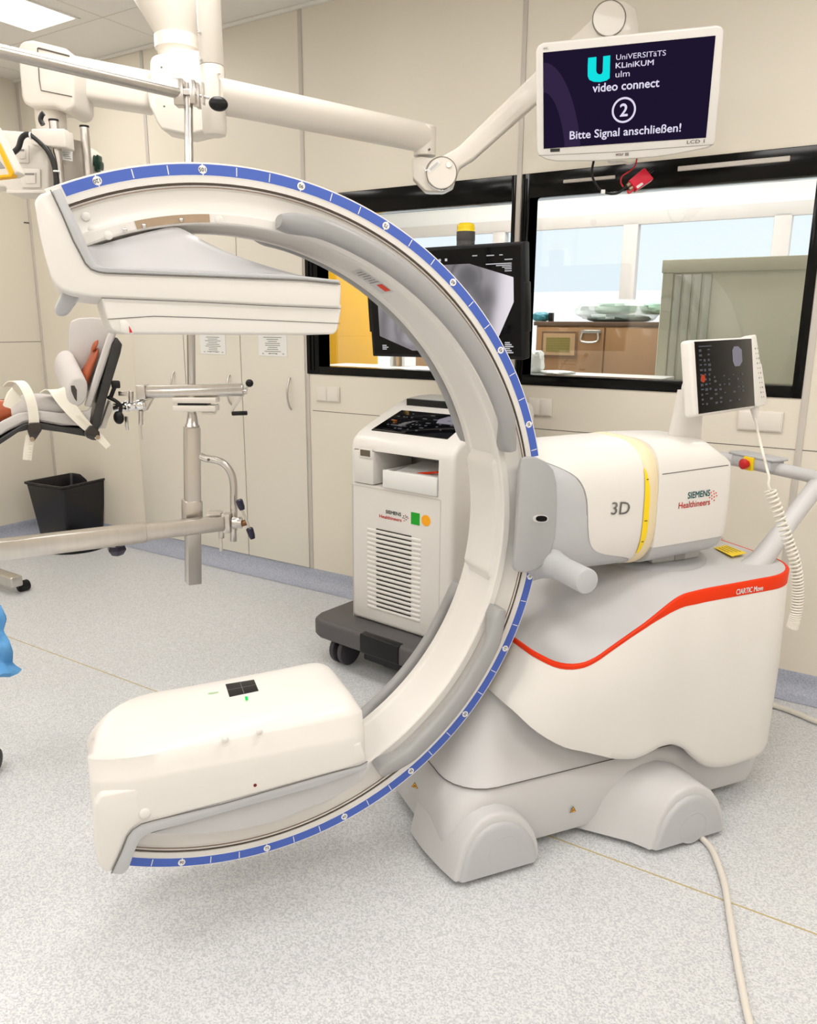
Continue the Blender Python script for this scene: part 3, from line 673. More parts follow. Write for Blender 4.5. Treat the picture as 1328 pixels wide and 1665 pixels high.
# dark flat pad facing the ring, with the oval sensor
NP = NC - .178
pad = [(849, 746), (858, 743), (872, 743.5), (888, 751), (900, 764), (905, 785), (906, 820), (905, 850), (902, 875), (896, 897), (886, 916), (872, 927), (856, 931), (840, 930), (836, 925), (837.5, 905), (839.5, 875), (841.5, 840), (843.5, 800), (845, 765)]
b = B(); b.prism([atN(x, y, NP - .006) for x, y in pad], N * .014, .004, 3); pd = b.out('front_pad', DGREY, CARM, 'darker grey flat pad beside the ring', ang=50)
b = B(); ov = []
for k in range(24):
    t = 2 * math.pi * k / 24; ov.append(atN(879 + 12.5 * spow(math.cos(t), .8), 843 + 6.5 * spow(math.sin(t), .8) + .5, NP - .0075))
b.prism(ov, N * .004); b.mi = 1; ov = [atN(880.5 + 9 * spow(math.cos(2 * math.pi * k / 24), .8), 843.5 + 4.6 * spow(math.sin(2 * math.pi * k / 24), .8), NP - .009) for k in range(24)]; b.prism(ov, N * .004)
b.out('sensor_window', [LGREY, GLOSSBLK], pd, 'oval black sensor window')
b = B(); o0 = atN(955, 946, NC - .33); b.cyl(o0, o0 + N * .20, .0325, 32, .004); b.out('round_knob', GREY, CARM, 'grey cylinder knob under the carriage')
# cone root of the knob
b = B(); b.lathe(o0 + N * .10, N, [(.032, 0), (.038, .05), (.056, .11), (.080, .16)], 28); b.out('knob_root', GREY, CARM)
# lettering
def ntext(b, s_, px, py, n_, h, slope, **kw):
    o = atN(px, py, n_); x = (atN(px + 10, py + 10 * slope, n_) - o).normalized(); y = x.cross(-N) * -1
    y = (-N).cross(x); b.text(s_, h, o, x, y, **kw)
b = B(); ntext(b, '3D', 1008.5, 827.5, NC - .1825, .049, -.035, fit=.060, bold=.004); b.out('lettering', PRINTG, CARM, 'grey 3D lettering', recalc=False)
b = B(); NB = NC - .1795
ntext(b, 'SIEMENS', 1136, 804, NB, .026, -.13, fit=.079, bold=.012); b.mi = 1
ntext(b, 'Healthineers', 1128.5, 819.5, NB, .026, -.13, fit=.112, bold=.008)
rnd = random.Random(3)
for k, (x, y) in enumerate(((1156, 801), (1160, 798.5), (1161, 803), (1165, 806), (1161, 808), (1157, 811), (1161, 813.5), (1157, 806), (1164, 801.5), (1153.5, 809))):
    b.mi = 1 if k % 2 else 2; b.disc(atN(x, y, NB - .001), U, ZUP, .0022, 10)
b.out('lettering', [PRINTT, PRINTR, ORANGE], rs, 'teal and red maker lettering', recalc=False)
b = B(); b.quad(*[gsec(1.02 + x * .9, math.radians(t), .179, .1775, .956) for x, t in ((0, 46), (.03, 46), (.03, 51), (0, 51))]); b.out('small_sticker', mat('gold_sticker', rgb(200, 170, 70), .4), CARM, 'tiny gold sticker', recalc=False)
# ---- mobile cart under the gantry
def perim(u0, u1, n0, n1, rn, rr, k=10):
    """closed plan outline, nose at u0 with radius rn, rear at u1 with radius rr; starts near side"""
    P = []
    def arc(cu, cn, r, a0, a1):
        for i in range(k + 1):
            a = math.radians(lerp(a0, a1, i / k)); P.append((cu + r * math.cos(a), cn + r * math.sin(a)))
    def seg(a, b, m):
        for i in range(1, m): P.append((lerp(a[0], b[0], i / m), lerp(a[1], b[1], i / m)))
    arc(u0 + rn, n0 + rn, rn, 180, 270); seg((u0 + rn, n0), (u1 - rr, n0), 40)
    arc(u1 - rr, n0 + rr, rr, 270, 360); seg((u1, n0 + rr), (u1, n1 - rr), 8)
    arc(u1 - rr, n1 - rr, rr, 0, 90); seg((u1 - rr, n1), (u0 + rn, n1), 40)
    arc(u0 + rn, n1 - rn, rn, 90, 180); seg((u0, n1 - rn), (u0, n0 + rn), 8)
    return P
KU0, KU1, KN0, KN1 = 1.06, 1.955, 1.58, 2.14
KP = perim(KU0, KU1, KN0, KN1, .105, .15)
zbot = lambda u: sinterp(u, [1.06, 1.07, 1.085, 1.10, 1.12, 1.15, 1.21, 1.29, 1.36, 1.40, 1.45, 1.50, 1.545, 1.59, 1.62, 1.655, 1.72, 1.90, 1.96], [.455, .441, .418, .397, .374, .341, .305, .272, .256, .262, .277, .275, .25, .205, .180, .163, .152, .160, .17])
ztop = lambda u: sinterp(u, [1.06, 1.07, 1.08, 1.09, 1.10, 1.127, 1.17, 1.205, 1.24, 1.30, 1.357, 1.41, 1.446, 1.48, 1.56, 1.96], [.604, .599, .594, .590, .588, .586, .588, .598, .616, .645, .672, .703, .724, .737, .743, .752])
hst = lambda u: sinterp(u, [.9, 1.33, 1.38, 1.42, 1.46, 1.52, 1.96], [.013, .013, .017, .026, .034, .038, .041])
NCc = (KN0 + KN1) / 2
def off(u, n, d):   # shrink plan outline by d
    cu, cn = 1.5075, NCc
    return cu + (u - cu) * (1 - d / .4475), cn + (n - cn) * (1 - d / .28)
def krow(fz, d, fw=0): return [M3(off(u, n, d)[0] - fw * sstep((1.22 - u) / .16), off(u, n, d)[1], fz(u)) for u, n in KP]
b = B()
rows = [krow(lambda u: zbot(u) + .004, .030, .075), krow(zbot, .014, .075), krow(lambda u: zbot(u) + .008, .004, .073), krow(lambda u: zbot(u) + .03, .0, .062),
        krow(lambda u: lerp(zbot(u), ztop(u), .5), -.004, .022), krow(lambda u: ztop(u) - hst(u) - .004, .0), krow(lambda u: ztop(u) - hst(u) - .0005, .002), krow(lambda u: ztop(u) - hst(u), .006)]
b.loft(rows, cap=False); b.out('side_skirt', WHITE, CARM, ang=50)
b = B(); b.loft([krow(lambda u: ztop(u) - hst(u) - .001, .006), krow(lambda u: ztop(u) - hst(u), .0005), krow(lambda u: ztop(u) - .004, -.0005), krow(lambda u: ztop(u) - .001, .002), krow(lambda u: ztop(u), .006), krow(lambda u: ztop(u) - .001, .009)], cap=False)
st = b.out('accent_stripe', ORANGE, CARM, 'orange accent stripe', ang=50)
b = B(); zc_ = lambda u: interp(u, [1.06, 1.15, 1.25, 1.35, 1.45, 1.52, 2.0], [.595, .615, .655, .705, .750, .765, .768])
cols = []
for (u, n) in KP:
    su = max(1.16, min(1.78, u)); row = []
    u_, n_ = off(u, n, .007)
    for j in range(13):
        t = j / 12; uu = lerp(u_, su, t); row.append(M3(uu, lerp(n_, NCc, t), lerp(ztop(u) - .001, zc_(uu), sstep(min(1, t * 1.15)))))
    cols.append(row)
for i in range(len(cols)):
    a, c = cols[i], cols[(i + 1) % len(cols)]
b.loft(cols, closed=False, cap=False, cyc=True); b.out('top_cover', LGREY, CARM, 'pale grey top cover of the cart', ang=60, recalc=True)
# lettering on the stripe
b = B(); ntext(b, 'CIARTIC Move', 1218.5, 959.5, KN0 - .0015, .0225, -.165, fit=.100, bold=.012); b.out('lettering', PRINTW, st, 'white lettering on the stripe', recalc=False)
# chassis: lower hull and the ramp that rises under the skirt
LP = lambda u0, u1, n0, n1, r, z: [M3(u, n, z) for u, n in perim(u0, u1, n0, n1, r, r, 6)]
b = B()
b.loft([LP(.835, 1.88, 1.68, 2.06, .04, .030), LP(.818, 1.90, 1.655, 2.085, .04, .034), LP(.808, 1.915, 1.645, 2.095, .045, .07), LP(.808, 1.92, 1.64, 2.10, .06, .14), LP(.82, 1.92, 1.64, 2.10, .09, .20), LP(.845, 1.91, 1.655, 2.085, .12, .238), LP(.87, 1.89, 1.68, 2.06, .12, .25)])
ch = b.out('chassis', LGREY, CARM, 'pale grey chassis', ang=50)
b = B()
b.loft([LP(.838, 1.90, 1.645, 2.095, .12, .236), LP(.848, 1.895, 1.652, 2.088, .12, .247), LP(.875, 1.88, 1.672, 2.068, .12, .285), LP(.92, 1.87, 1.70, 2.04, .12, .36), LP(.985, 1.86, 1.72, 2.02, .12, .45), LP(1.08, 1.85, 1.735, 2.0, .12, .54)]); b.out('ramp_cover', LGREY, CARM, 'pale grey sloping cover', ang=60)
b = B(); pl_ = LP(.8365, 1.902, 1.6435, 2.0965, .12, .2365); b.tube(pl_ + [pl_[0]], .0013, 6, cap=False); b.out('joint_line', SEAM, ch, 'dark joint line')
b = B(); b.boxw
b.loft([LP(1.70, 1.97, 1.66, 2.08, .12, .13), LP(1.69, 1.95, 1.63, 2.10, .13, .20)]); b.out('rear_hull', LGREY, CARM)
# wheel pods
def pod(face_px, nf, back_n, grow, name_shift):
    F0 = [un(x, y, nf) for x, y in face_px]; m = len(F0); cu = sum(p[0] for p in F0) / m; cz = sum(p[1] for p in F0) / m; zb = min(p[1] for p in F0)
    def sec(n, s, du=0, dz=0): return [M3(cu + (u - cu) * s + du, n, max(.018, zb + (z - zb) * (s * 1.0 + (.0 if s <= 1 else .05)) + dz)) for u, z in F0]
    b = B(); b.loft([sec(nf, .90), sec(nf + .0015, .955), sec(nf + .006, .985), sec(nf + .014, 1.0)]); d = b.out('pod_face', GREY, CARM, 'light grey round wheel cover face', ang=40)
    b = B()
    def se2(n, su, sz, du=0): return [M3(cu + (u - cu) * su + du, n, max(.018, zb + (z - zb) * sz)) for u, z in F0]
    g = grow
    b.loft([sec(nf + .010, 1.0), sec(nf + .0105, 1.06), sec(nf + .014, 1.085), sec(nf + .022, 1.105), se2(nf + .06, 1.14 + g * .06, 1.16, -.004 - g * .006), se2(nf + .11, 1.18 + g * .22, 1.22, -.008 - g * .022), se2(back_n, 1.20 + g * .5, 1.24, -.012 - g * .045), se2(back_n + .08, 1.2 + g * .5, 1.15, -.012 - g * .045)])
    p = b.out('wheel_pod', LGREY, CARM, 'pale grey wheel pod', ang=50)
    # dish in the face
    b = B(); cc = M3(cu + .005, nf, zb + .078); b.lathe(cc + N * .0008, -N, [(.052, -.001), (.049, .0012), (.043, .0010), (.033, -.0002)], 36); b.out('face_dish', GREY, d)
    L = [sec(nf + .0117, 1.012)]
    b = B(); b.tube(L[0][:-4], .0012, 6); b.out('joint_line', SEAM, p, 'dark joint line')
    b = B(); c0 = M3(cu - .03, nf + .06, .026)
    for s_ in (-.05, .05): b.cyl(M3(cu + s_, nf + .03, .0262), M3(cu + s_, nf + .06, .0262), .026, 20)
    b.out('wheel', BLACK, CARM, 'small black wheel')
fp1 = [(748, 1438), (753, 1418), (762, 1386), (775, 1366), (788, 1352), (803, 1343), (820, 1338.5), (834, 1339.5), (847, 1343.5), (859, 1353), (868, 1366), (873, 1380), (874.5, 1394), (873, 1404), (867, 1411), (857, 1415.5), (759, 1442), (752, 1442)]
fp2 = [(1063, 1391), (1069, 1371), (1078, 1345), (1090, 1324), (1104, 1308), (1119, 1298.5), (1134, 1293.5), (1148, 1296.5), (1160, 1303.5), (1169, 1315), (1174.5, 1332), (1176.7, 1355), (1175, 1364), (1169, 1369.5), (1159, 1373.5), (1072, 1396.5), (1065, 1395)]
pod(fp1, 1.588, 1.76, 0, 0); pod(fp2, 1.500, 1.68, 1, 0)
# warning triangles
AMB = mat('warning_amber', rgb(240, 170, 30), .5)
def tri(px, py, n_, s_, tilt=0):
    b = B(); o = atN(px, py, n_); x = (U - N * tilt).normalized(); nn = x.cross(ZUP)
    pts = lambda k, e: [o + x * (k * math.sin(a)) + ZUP * (k * math.cos(a)) + nn * e for a in (0, 2.0944, -2.0944)]
    b.poly(pts(s_, .0012)); b.mi = 1; b.poly(pts(s_ * .80, .0018)); b.mi = 0
    b.tube([o + nn * .0022 - x * .003 - ZUP * .003, o + nn * .0022 + ZUP * .002, o + nn * .0022 + x * .004 - ZUP * .001], .0013, 5)
    b.out('warning_sign', [PRINTK, AMB], ch, 'amber warning triangle', recalc=False)
tri(931, 1317, 1.636, .0125); tri(674.5, 1277.5, 1.80, .0125, 1.2)
# turntable and neck between cart and gantry
b = B(); o = M3(1.605, NCc, .735); b.lathe(o, ZUP, [(.165, .0), (.158, .022), (.150, .030), (.142, .033)], 40); b.out('turntable', DGREY, CARM, 'grey turntable disc')
b = B(); b.box(M3(1.605, NCc, .795), U * .088, N * .10, ZUP * .03, .008); nk = b.out('neck', LGREY, CARM)
b = B(); b.box(M3(1.615, NCc - .100, .797), U * .019, N * .003, ZUP * .028, .001, 1); b.mi = 1; o = M3(1.615, NCc - .1036, .797); b.disc(o, U, ZUP, .0085, 20); b.mi = 2; b.text('0', .013, o - N * .0008, U, ZUP, bold=.02)
b.out('index_mark', [DGREY, PRINTW, PRINTK], nk, 'grey index strip with white zero mark', recalc=False)
# yellow label on the cover
b = B(); zq = .7700
q4 = [atZ(x, y, zq) for x, y in ((1161, 891), (1180, 886.5), (1214, 899.5), (1190, 905))]
b.prism(q4, ZUP * .0012); b.mi = 1
for t in (.2, .42, .64, .84):
    a_, c_ = q4[0].lerp(q4[3], .12).lerp(q4[1].lerp(q4[2], .12), t), q4[0].lerp(q4[3], .62).lerp(q4[1].lerp(q4[2], .85), t); d_ = (q4[1] - q4[0]).normalized() * .0016
    b.quad(*[p + ZUP * .0017 for p in (a_ - d_, c_ - d_, c_ + d_, a_ + d_)])
b.out('caution_label', [YELLOW, PRINTK], CARM, 'yellow caution label with black print', recalc=False)
# push handle
HN = 1.70
h0 = M3(1.865, HN, .735); h1 = M3(2.085, HN, .985); h2 = M3(2.10, 2.22, .985)
def oval(pts, rx, ry, b, sm=5):
    P_ = catmull(pts, sm); L = []; x = None; m = len(P_)
    for i, p in enumerate(P_):
        d = (P_[min(i + 1, m - 1)] - P_[max(i - 1, 0)]).normalized(); t = i / (m - 1)
        y = N - d * N.dot(d); y = (y if y.length > .1 else ZUP).normalized(); x = d.cross(y)
        L.append([p + x * ((rx(t) if callable(rx) else rx) * math.cos(2 * math.pi * k / 16)) + y * ((ry(t) if callable(ry) else ry) * math.sin(2 * math.pi * k / 16)) for k in range(16)])
    b.loft(L)
for n_ in (HN, 2.14):
    b = B(); oval([M3(1.80, n_, .715), M3(1.875, n_, .755), M3(1.98, n_, .872), M3(2.075, n_, .975)], lambda t: lerp(.042, .026, min(1, t * 1.5)), lambda t: lerp(.040, .027, min(1, t * 1.5)), b); b.out('handle_arm', LGREY, CARM, 'pale grey push handle arm')
b = B(); b.tube([M3(2.06, HN, .955), M3(2.085, HN, .985), M3(2.095, HN + .04, .992), M3(2.10, HN + .10, .992), M3(2.10, 1.9, .992), M3(2.10, 2.08, .992), M3(2.095, 2.125, .990), M3(2.06, 2.14, .955)], .021, 16, 6); hb_ = b.out('push_handle', LGREY, CARM, 'pale grey push handle bar')
b = B(); b.box(M3(2.09, 1.955, 1.003), N * .085, U * .034, ZUP * .02, .010); b.box(M3(2.09, 1.955, 1.024), N * .095, U * .036, ZUP * .005, .004); eb = b.out('switch_block', GREY, CARM, 'grey switch block on the push handle')
b = B(); o = atN(1229, 759, 1.97); o = M3(2.053, 1.955, 1.000); b.box(o, N * .020, U * .006, ZUP * .022, .002); b.out('button_base', YELLOW, eb)
b = B(); b.lathe(o - U * .004, -U, [(.012, 0), (.012, .012), (.0175, .014), (.0175, .022), (.012, .026)], 24); b.out('emergency_button', mat('emergency_red', rgb(200, 25, 30), .35), eb, 'red emergency stop button')
# touch console on its neck
ks = 1.25
TC = CAM + (V((-.366, 1.921, 1.338)) - CAM) * ks
def eul(rx, ry, rz):
    return (Matrix.Rotation(math.radians(rz), 3, 'Z') @ Matrix.Rotation(math.radians(rx), 3, 'X') @ Matrix.Rotation(math.radians(ry), 3, 'Y'))
TM = eul(-8.9, -1.3, 69.6); tx, ty, tz = TM @ V((1, 0, 0)), TM @ V((0, 1, 0)), TM @ V((0, 0, 1)); TW, TH_ = .125 * ks, .084 * ks
b = B(); b.box(TC + ty * .018, tx * TW, ty * .018, tz * TH_, .010, 4); tb_ = b.out('touch_console', WHITE, CARM, 'white tilted touch console', ang=45)
def tp(a, c, e=0): return TC + tx * (a * TW) + tz * (c * TH_) - ty * e
b = B(); sx0, sx1 = -.885, .965
b.prism([tp(sx0, -.93, -.002), tp(sx1, -.93, -.002), tp(sx1, .95, -.002), tp(sx0, .95, -.002)], -ty * .003, .0012, 2); scn = b.out('console_screen', GLOSSBLK, tb_, 'black glossy touch screen')
b = B(); UIG = glow('ui_grey', (.11, .11, .12, 1), .9); UIL = glow('ui_light', (.30, .28, .32, 1), .8); UIR = glow('ui_red', (.5, .07, .03, 1), .9)
rnd = random.Random(5)
def ui(b, a0, a1, c0, c1): b.quad(*[tp(a, c, .0016) for a, c in ((a0, c0), (a1, c0), (a1, c1), (a0, c1))])
for r in range(12):
    for c_ in range(3):
        if rnd.random() < .85: a = -.78 + c_ * .13; z = .74 - r * .128; ui(b, a, a + rnd.uniform(.05, .09), z - rnd.uniform(.03, .07), z)
for r in range(7):
    for c_ in range(7):
        if rnd.random() < .5: a = -.36 + c_ * .15; z = .02 - r * .115; ui(b, a, a + rnd.uniform(.04, .09), z - rnd.uniform(.02, .06), z)
ui(b, -.78, -.38, .80, .83); b.out('screen_symbols', UIG, scn, 'dim rows of grey screen symbols', recalc=False)
b = B()
b.poly([tp(a, c, .0016) for a, c in ((.28, .36), (.34, .22), (.50, .22), (.60, .34), (.60, .66), (.48, .76), (.34, .76), (.28, .66))])
b.out('preview_picture', UIL, scn, 'small grey preview picture', recalc=False)
b = B(); b.disc(tp(-.70, -.02, .0018), tx, tz, .011, 20); b.out('stop_symbol', UIR, scn, 'round red screen symbol', recalc=False)
nb0 = M3(1.655, NCc - .03, 1.09); nb1 = TC + ty * .045 - tz * .03 - tx * .10
b = B(); L = []
for i in range(9):
    t = i / 8; p = nb0.lerp(nb1, t); w_ = lerp(.050, .036, t); d_ = lerp(.032, .022, t); hx = (U * .9 - N * .1).normalized()
    L.append([p + hx * (w_ * spow(math.cos(2 * math.pi * k / 20), .7)) + N * (d_ * spow(math.sin(2 * math.pi * k / 20), .7)) for k in range(20)])
b.loft(L); b.out('console_neck', WHITE, CARM, 'white console neck', ang=50)
b = B(); b.cyl(TC + ty * .036 - tx * .085 - tz * .03, TC + ty * .066 - tx * .085 - tz * .03, .032, 24, .004); b.out('tilt_joint', WHITE, tb_)
# ---- hand control in its cradle and the coiled cord
HT = thing('hand_control', 'white hand control with coiled cord clipped to the side of the touch console', 'remote control', tuple(tp(1.10, -.3)))
hc = tp(1.0, .0) + tx * .020 + ty * .012; hy = (tz - tx * .28).normalized(); hx_ = (tx + tz * .28).normalized()
b = B(); out_ = [(-.024, .108), (.008, .112), (.024, .03), (.032, .022), (.052, -.088), (.045, -.101), (-.010, -.104), (-.022, -.09)]
b.prism([hc + tx * a + tz * c - ty * .010 for a, c in out_], ty * .036, .005, 3); hm = b.out('handset', WHITE, HT)
b = B(); rnd = random.Random(2)
for r in range(11):
    for c_ in range(2):
        a = -.004 + c_ * .012 + r * .0022; z = .07 - r * .0145
        o = hc + tx * a + tz * z - ty * .0108; b.disc(o, tx, tz, .0022 if (r + c_) % 3 else .003, 8)
b.out('key_marks', PRINTG, hm, 'small grey key symbols', recalc=False)
c0 = hc + tx * .012 - tz * .098 + ty * .01
b = B(); b.lathe(c0, (-tz - tx * .0), [(.013, -.004), (.013, .012), (.007, .036), (.004, .046)], 16); b.out('strain_relief', WHITE, HT)
CORD = mat('cream_cord', (.74, .70, .62, 1), .5)
pth = [c0 - tz * .04] + [dep(x, y, d) for x, y, d in ((1236, 720, 1.98), (1246, 760, 1.93), (1250, 776, 1.92), (1249, 788, 1.92), (1252, 797, 1.92))]
b = B(); b.tube(pth, .0032, 8, 8)
ax = catmull([dep(x, y, d) for x, y, d in ((1252, 797, 1.92), (1264, 830, 1.92), (1278, 870, 1.92), (1290, 905, 1.92), (1296, 940, 1.93), (1297, 970, 1.94), (1293, 1000, 1.95), (1288, 1020, 1.96))], 40)
hel = []; turns = 44; m = len(ax)
for i in range(turns * 12 + 1):
    s_ = i / (turns * 12); s2 = s_ ** .82 if False else s_
    q_ = (1 - (1 - s2) ** 1.25) * (m - 1); k_ = min(int(q_), m - 2); p = ax[k_].lerp(ax[k_ + 1], q_ - k_); d = (ax[k_ + 1] - ax[k_]).normalized(); x_, y_ = frame(d); a = 2 * math.pi * i / 12
    hel.append(p + x_ * (.0115 * math.cos(a)) + y_ * (.0115 * math.sin(a)))
b.tube(hel, .0029, 6); b.out('coiled_cord', CORD, HT, 'cream coiled cord')
b = B(); ax2 = catmull([atN(x, y, 1.95) for x, y in ((1166, 872), (1172, 880), (1180, 890), (1186, 893))], 20); hel = []; m = len(ax2)
for i in range(8 * 12 + 1):
    q_ = i / 96 * (m - 1); k_ = min(int(q_), m - 2); p = ax2[k_].lerp(ax2[k_ + 1], q_ - k_); d = (ax2[k_ + 1] - ax2[k_]).normalized(); x_, y_ = frame(d); a = 2 * math.pi * i / 12
    hel.append(p + x_ * (.012 * math.cos(a)) + y_ * (.012 * math.sin(a)))
b.tube(hel, .0035, 6); b.out('coiled_lead', CORD, CARM, 'short cream coiled lead')
# ================================================================== viewing station by the wall
R_ = V((.9934, -.1149, 0)); D_ = V((.1149, .9934, 0))
def W3(r, d, z): return R_ * r + D_ * d + ZUP * z
def atD(px, py, d): return plane(px, py, D_ * d, D_)
ST = thing('viewing_station', 'white wheeled monitor trolley with ventilation slots standing at the wall', 'trolley', W3(-1.95, 2.65, 0), math.atan2(R_.y, R_.x))
rl, rr2, df, db = -2.222, -1.69, 2.36, 2.95
side = [(df, .205), (df, .90), (df + .002, .955), (df + .012, .988), (df + .045, 1.012), (df + .10, 1.037), (df + .22, 1.083), (df + .30, 1.112), (df + .36, 1.128), (df + .44, 1.135), (db - .04, 1.133), (db, 1.10), (db, .205)]
b = B(); b.prism([W3(rl, d, z) for d, z in side], R_ * (rr2 - rl), .022, 4)
body = b.out('body', WHITE, ST, ang=40)
def cut(ob, cutter_b):
    co_ = cutter_b.out('cutter', WHITE); md = ob.modifiers.new('c', 'BOOLEAN'); md.object = co_; md.solver = 'EXACT'; md.operation = 'DIFFERENCE'
    bpy.context.view_layer.update()
    dg = bpy.context.evaluated_depsgraph_get(); me = bpy.data.meshes.new_from_object(ob.evaluated_get(dg))
    ob.modifiers.clear(); me.set_sharp_from_angle(angle=math.radians(40)); old = ob.data; ob.data = me; bpy.data.meshes.remove(old); cm = co_.data; bpy.data.objects.remove(co_); bpy.data.meshes.remove(cm)
ra, rb = -2.197, -1.762; z0_, z1_ = .803, .945
b = B(); b.box(W3((ra + rb) / 2, df + .13, (z0_ + z1_) / 2), R_ * ((rb - ra) / 2), D_ * .17, ZUP * ((z1_ - z0_) / 2)); cut(body, b)
# left drawer front with a view slot
rd = -2.088
b = B(); b.box(W3((ra + rd) / 2 + .001, df + .12, (z0_ + z1_) / 2), R_ * ((rd - ra) / 2 - .002), D_ * .125, ZUP * ((z1_ - z0_) / 2 - .003), .004, 2); dr = b.out('side_drawer', WHITE, ST)
b = B(); o = atD(594.5, 736.5, df - .006); b.box(o, R_ * .036, D_ * .002, ZUP * .022, .003, 2); b.mi = 1; b.box(o - D_ * .0015, R_ * .028, D_ * .002, ZUP * .014, .001, 1); b.out('view_slot', [WHITE, mat('slot_brown', rgb(95, 85, 70), .3)], dr, 'brown view slot')
# pull-out tray
b = B(); tl, tr_ = -2.035, rb - .002
b.box(W3((tl + tr_) / 2, df - .004, .805 + .036), R_ * ((tr_ - tl) / 2), D_ * .006, ZUP * .036, .003, 2); b.box(W3((tl + tr_) / 2, df + .12, .812), R_ * ((tr_ - tl) / 2), D_ * .12, ZUP * .004)
b.box(W3(tl + .005, df + .12, .841), R_ * .005, D_ * .12, ZUP * .034, .003, 2); b.out('tray', PAPER, ST, 'white pull-out tray')
FL = thing('document_folder', 'stack of white papers with an orange edge lying in the trolley tray', 'papers', W3((tl + tr_) / 2, df + .1, .817))
b = B(); b.box(W3((tl + tr_) / 2 + .01, df + .11, .839), R_ * .108, D_ * .09, ZUP * .022, .003, 2); fo = b.out('folder', mat('grey_folder', (.45, .44, .42, 1), .4), FL)
b = B(); b.box(W3((tl + tr_) / 2 + .005, df + .12, .872), R_ * .105, (D_ * .09 + ZUP * .01), ZUP * .009, .002, 1); b.mi = 1
b.box(W3((tl + tr_) / 2 + .03, df + .05, .8755), (R_ * .07 + ZUP * .012), D_ * .006, ZUP * .0035); b.out('papers', [PAPER, ORANGE], FL, 'white sheets with an orange edge')
# console display on the sloping top
bl_, br_, tr1, tl1 = W3(-2.155, 2.425, 0), W3(-1.772, 2.425, 0), W3(-1.74, 2.60, 0), W3(-2.135, 2.60, 0)
def slope_z(d): return interp(d, [q_[0] for q_ in side[2:11]], [q_[1] for q_ in side[2:11]])
b = B(); pl_ = [(-2.155, 2.418), (-1.765, 2.418), (-1.755, 2.59), (-2.135, 2.59)]
b.prism([W3(r, d, slope_z(d) - .004) for r, d in pl_], ZUP * .008, .002, 2); cs = b.out('console_screen', GLOSSBLK, ST, 'black glass touch panel')
b = B(); rnd = random.Random(11)
sp = lambda r, d: W3(r, d, slope_z(d) + .0052)
for k in range(46):
    r = rnd.uniform(-2.12, -1.80); d = rnd.choice([2.44, 2.46, 2.48, 2.50, 2.53, 2.56]); w_ = rnd.uniform(.006, .016); b.quad(sp(r, d), sp(r + w_, d), sp(r + w_, d + .007), sp(r, d + .007))
b.out('screen_symbols', UIG, cs, 'dim rows of screen symbols', recalc=False)
b = B(); b.poly([sp(r, d) for r, d in ((-1.89, 2.51), (-1.81, 2.51), (-1.79, 2.53), (-1.80, 2.57), (-1.87, 2.57), (-1.90, 2.54))]); b.out('preview_picture', UIL, cs, 'small grey preview picture', recalc=False)
b = B(); b.disc(sp(-2.10, 2.50), R_, D_, .012, 16); b.out('round_symbol', glow('ui_orange', (.7, .2, .03, 1), .8), cs, 'round orange screen symbol', recalc=False)
b = B(); o = W3(-1.985, 2.655, 1.118); b.box(o, R_ * .165, D_ * .014, ZUP * .015, .002, 2); b.out('connector_bar', BLACK, ST, 'black connector bar')
b = B(); b.tube([W3(-1.85, 2.69, 1.15), W3(-1.865, 2.67, 1.19), W3(-1.86, 2.64, 1.24), W3(-1.83, 2.62, 1.28)], .003, 8, 6); b.out('thin_lead', BLACK, ST, 'thin black lead')
# corner groove lines on the front
b = B(); xr = -1.749
for r_ in (xr, rl + .012): b.box(W3(r_, df - .0002, .50), R_ * .0009, D_ * .001, ZUP * .29)
b.box(W3((rl + xr) / 2, df - .0002, .792), R_ * ((xr - rl) / 2), D_ * .001, ZUP * .0009)
b.out('joint_line', TRIMM, ST, 'thin joint lines of the front panel')
# ventilation grille
vl, vr = atD(597, 900, df).dot(R_), atD(684, 900, df).dot(R_); zt_v, zb_v = atD(640, 866, df).z, atD(640, 993.5, df).z; nv = 18
b = B()
for i in range(nv):
    z = lerp(zt_v, zb_v, i / (nv - 1)); pit = (zt_v - zb_v) / (nv - 1)
    b.mi = 0; b.loft([[W3(r, df - .004 * max(0, math.sin(a)) * e, z - pit * .5 + pit * .36 * math.cos(a)) for a in [math.pi * k / 6 for k in range(7)]] for r, e in ((vl, .2), (vl + .012, 1), (vr - .012, 1), (vr, .2))], closed=False, cap=False)
    b.mi = 1; b.box(W3(lerp(vl, vr, .5) + .002, df - .0015, z + pit * .02), R_ * (vr - vl) * .325, D_ * .0015, ZUP * pit * .085)
b.out('vent_grille', [WHITE, BLACK], ST, 'white louvres with black slots', recalc=False)
def dtext(b, s_, px, py, d, h, **kw):
    o = atD(px, py, d); b.text(s_, h, o, R_, ZUP, **kw)
b = B(); dtext(b, 'SIEMENS', 639.5, 834.5, df - .0008, .020, fit=.080, bold=.02); b.mi = 1; dtext(b, 'Healthineers', 634.5, 842.5, df - .0008, .020, fit=.117, bold=.012)
rnd = random.Random(4)
for k, (x, y) in enumerate(((656, 839), (659, 838), (660, 841), (663, 843), (660, 845), (657, 847), (662, 840.5), (657.5, 843), (655, 842))): b.mi = k % 2; b.disc(atD(x, y, df - .0014), R_, ZUP, .0026, 8)
b.mi = 2; o = atD(675, 843.5, df - .001); b.box(o, R_ * .0215, D_ * .0006, ZUP * .0245); b.mi = 3; b.lathe(atD(692.5, 846.5, df), -D_, [(.0225, 0), (.0225, .0012)], 28)
b.out('lettering', [PRINTK, PRINTR, mat('print_green', rgb(0, 160, 20), .5), mat('print_amber', rgb(250, 170, 0), .5)], body, 'maker lettering with green square and amber dot', recalc=False)
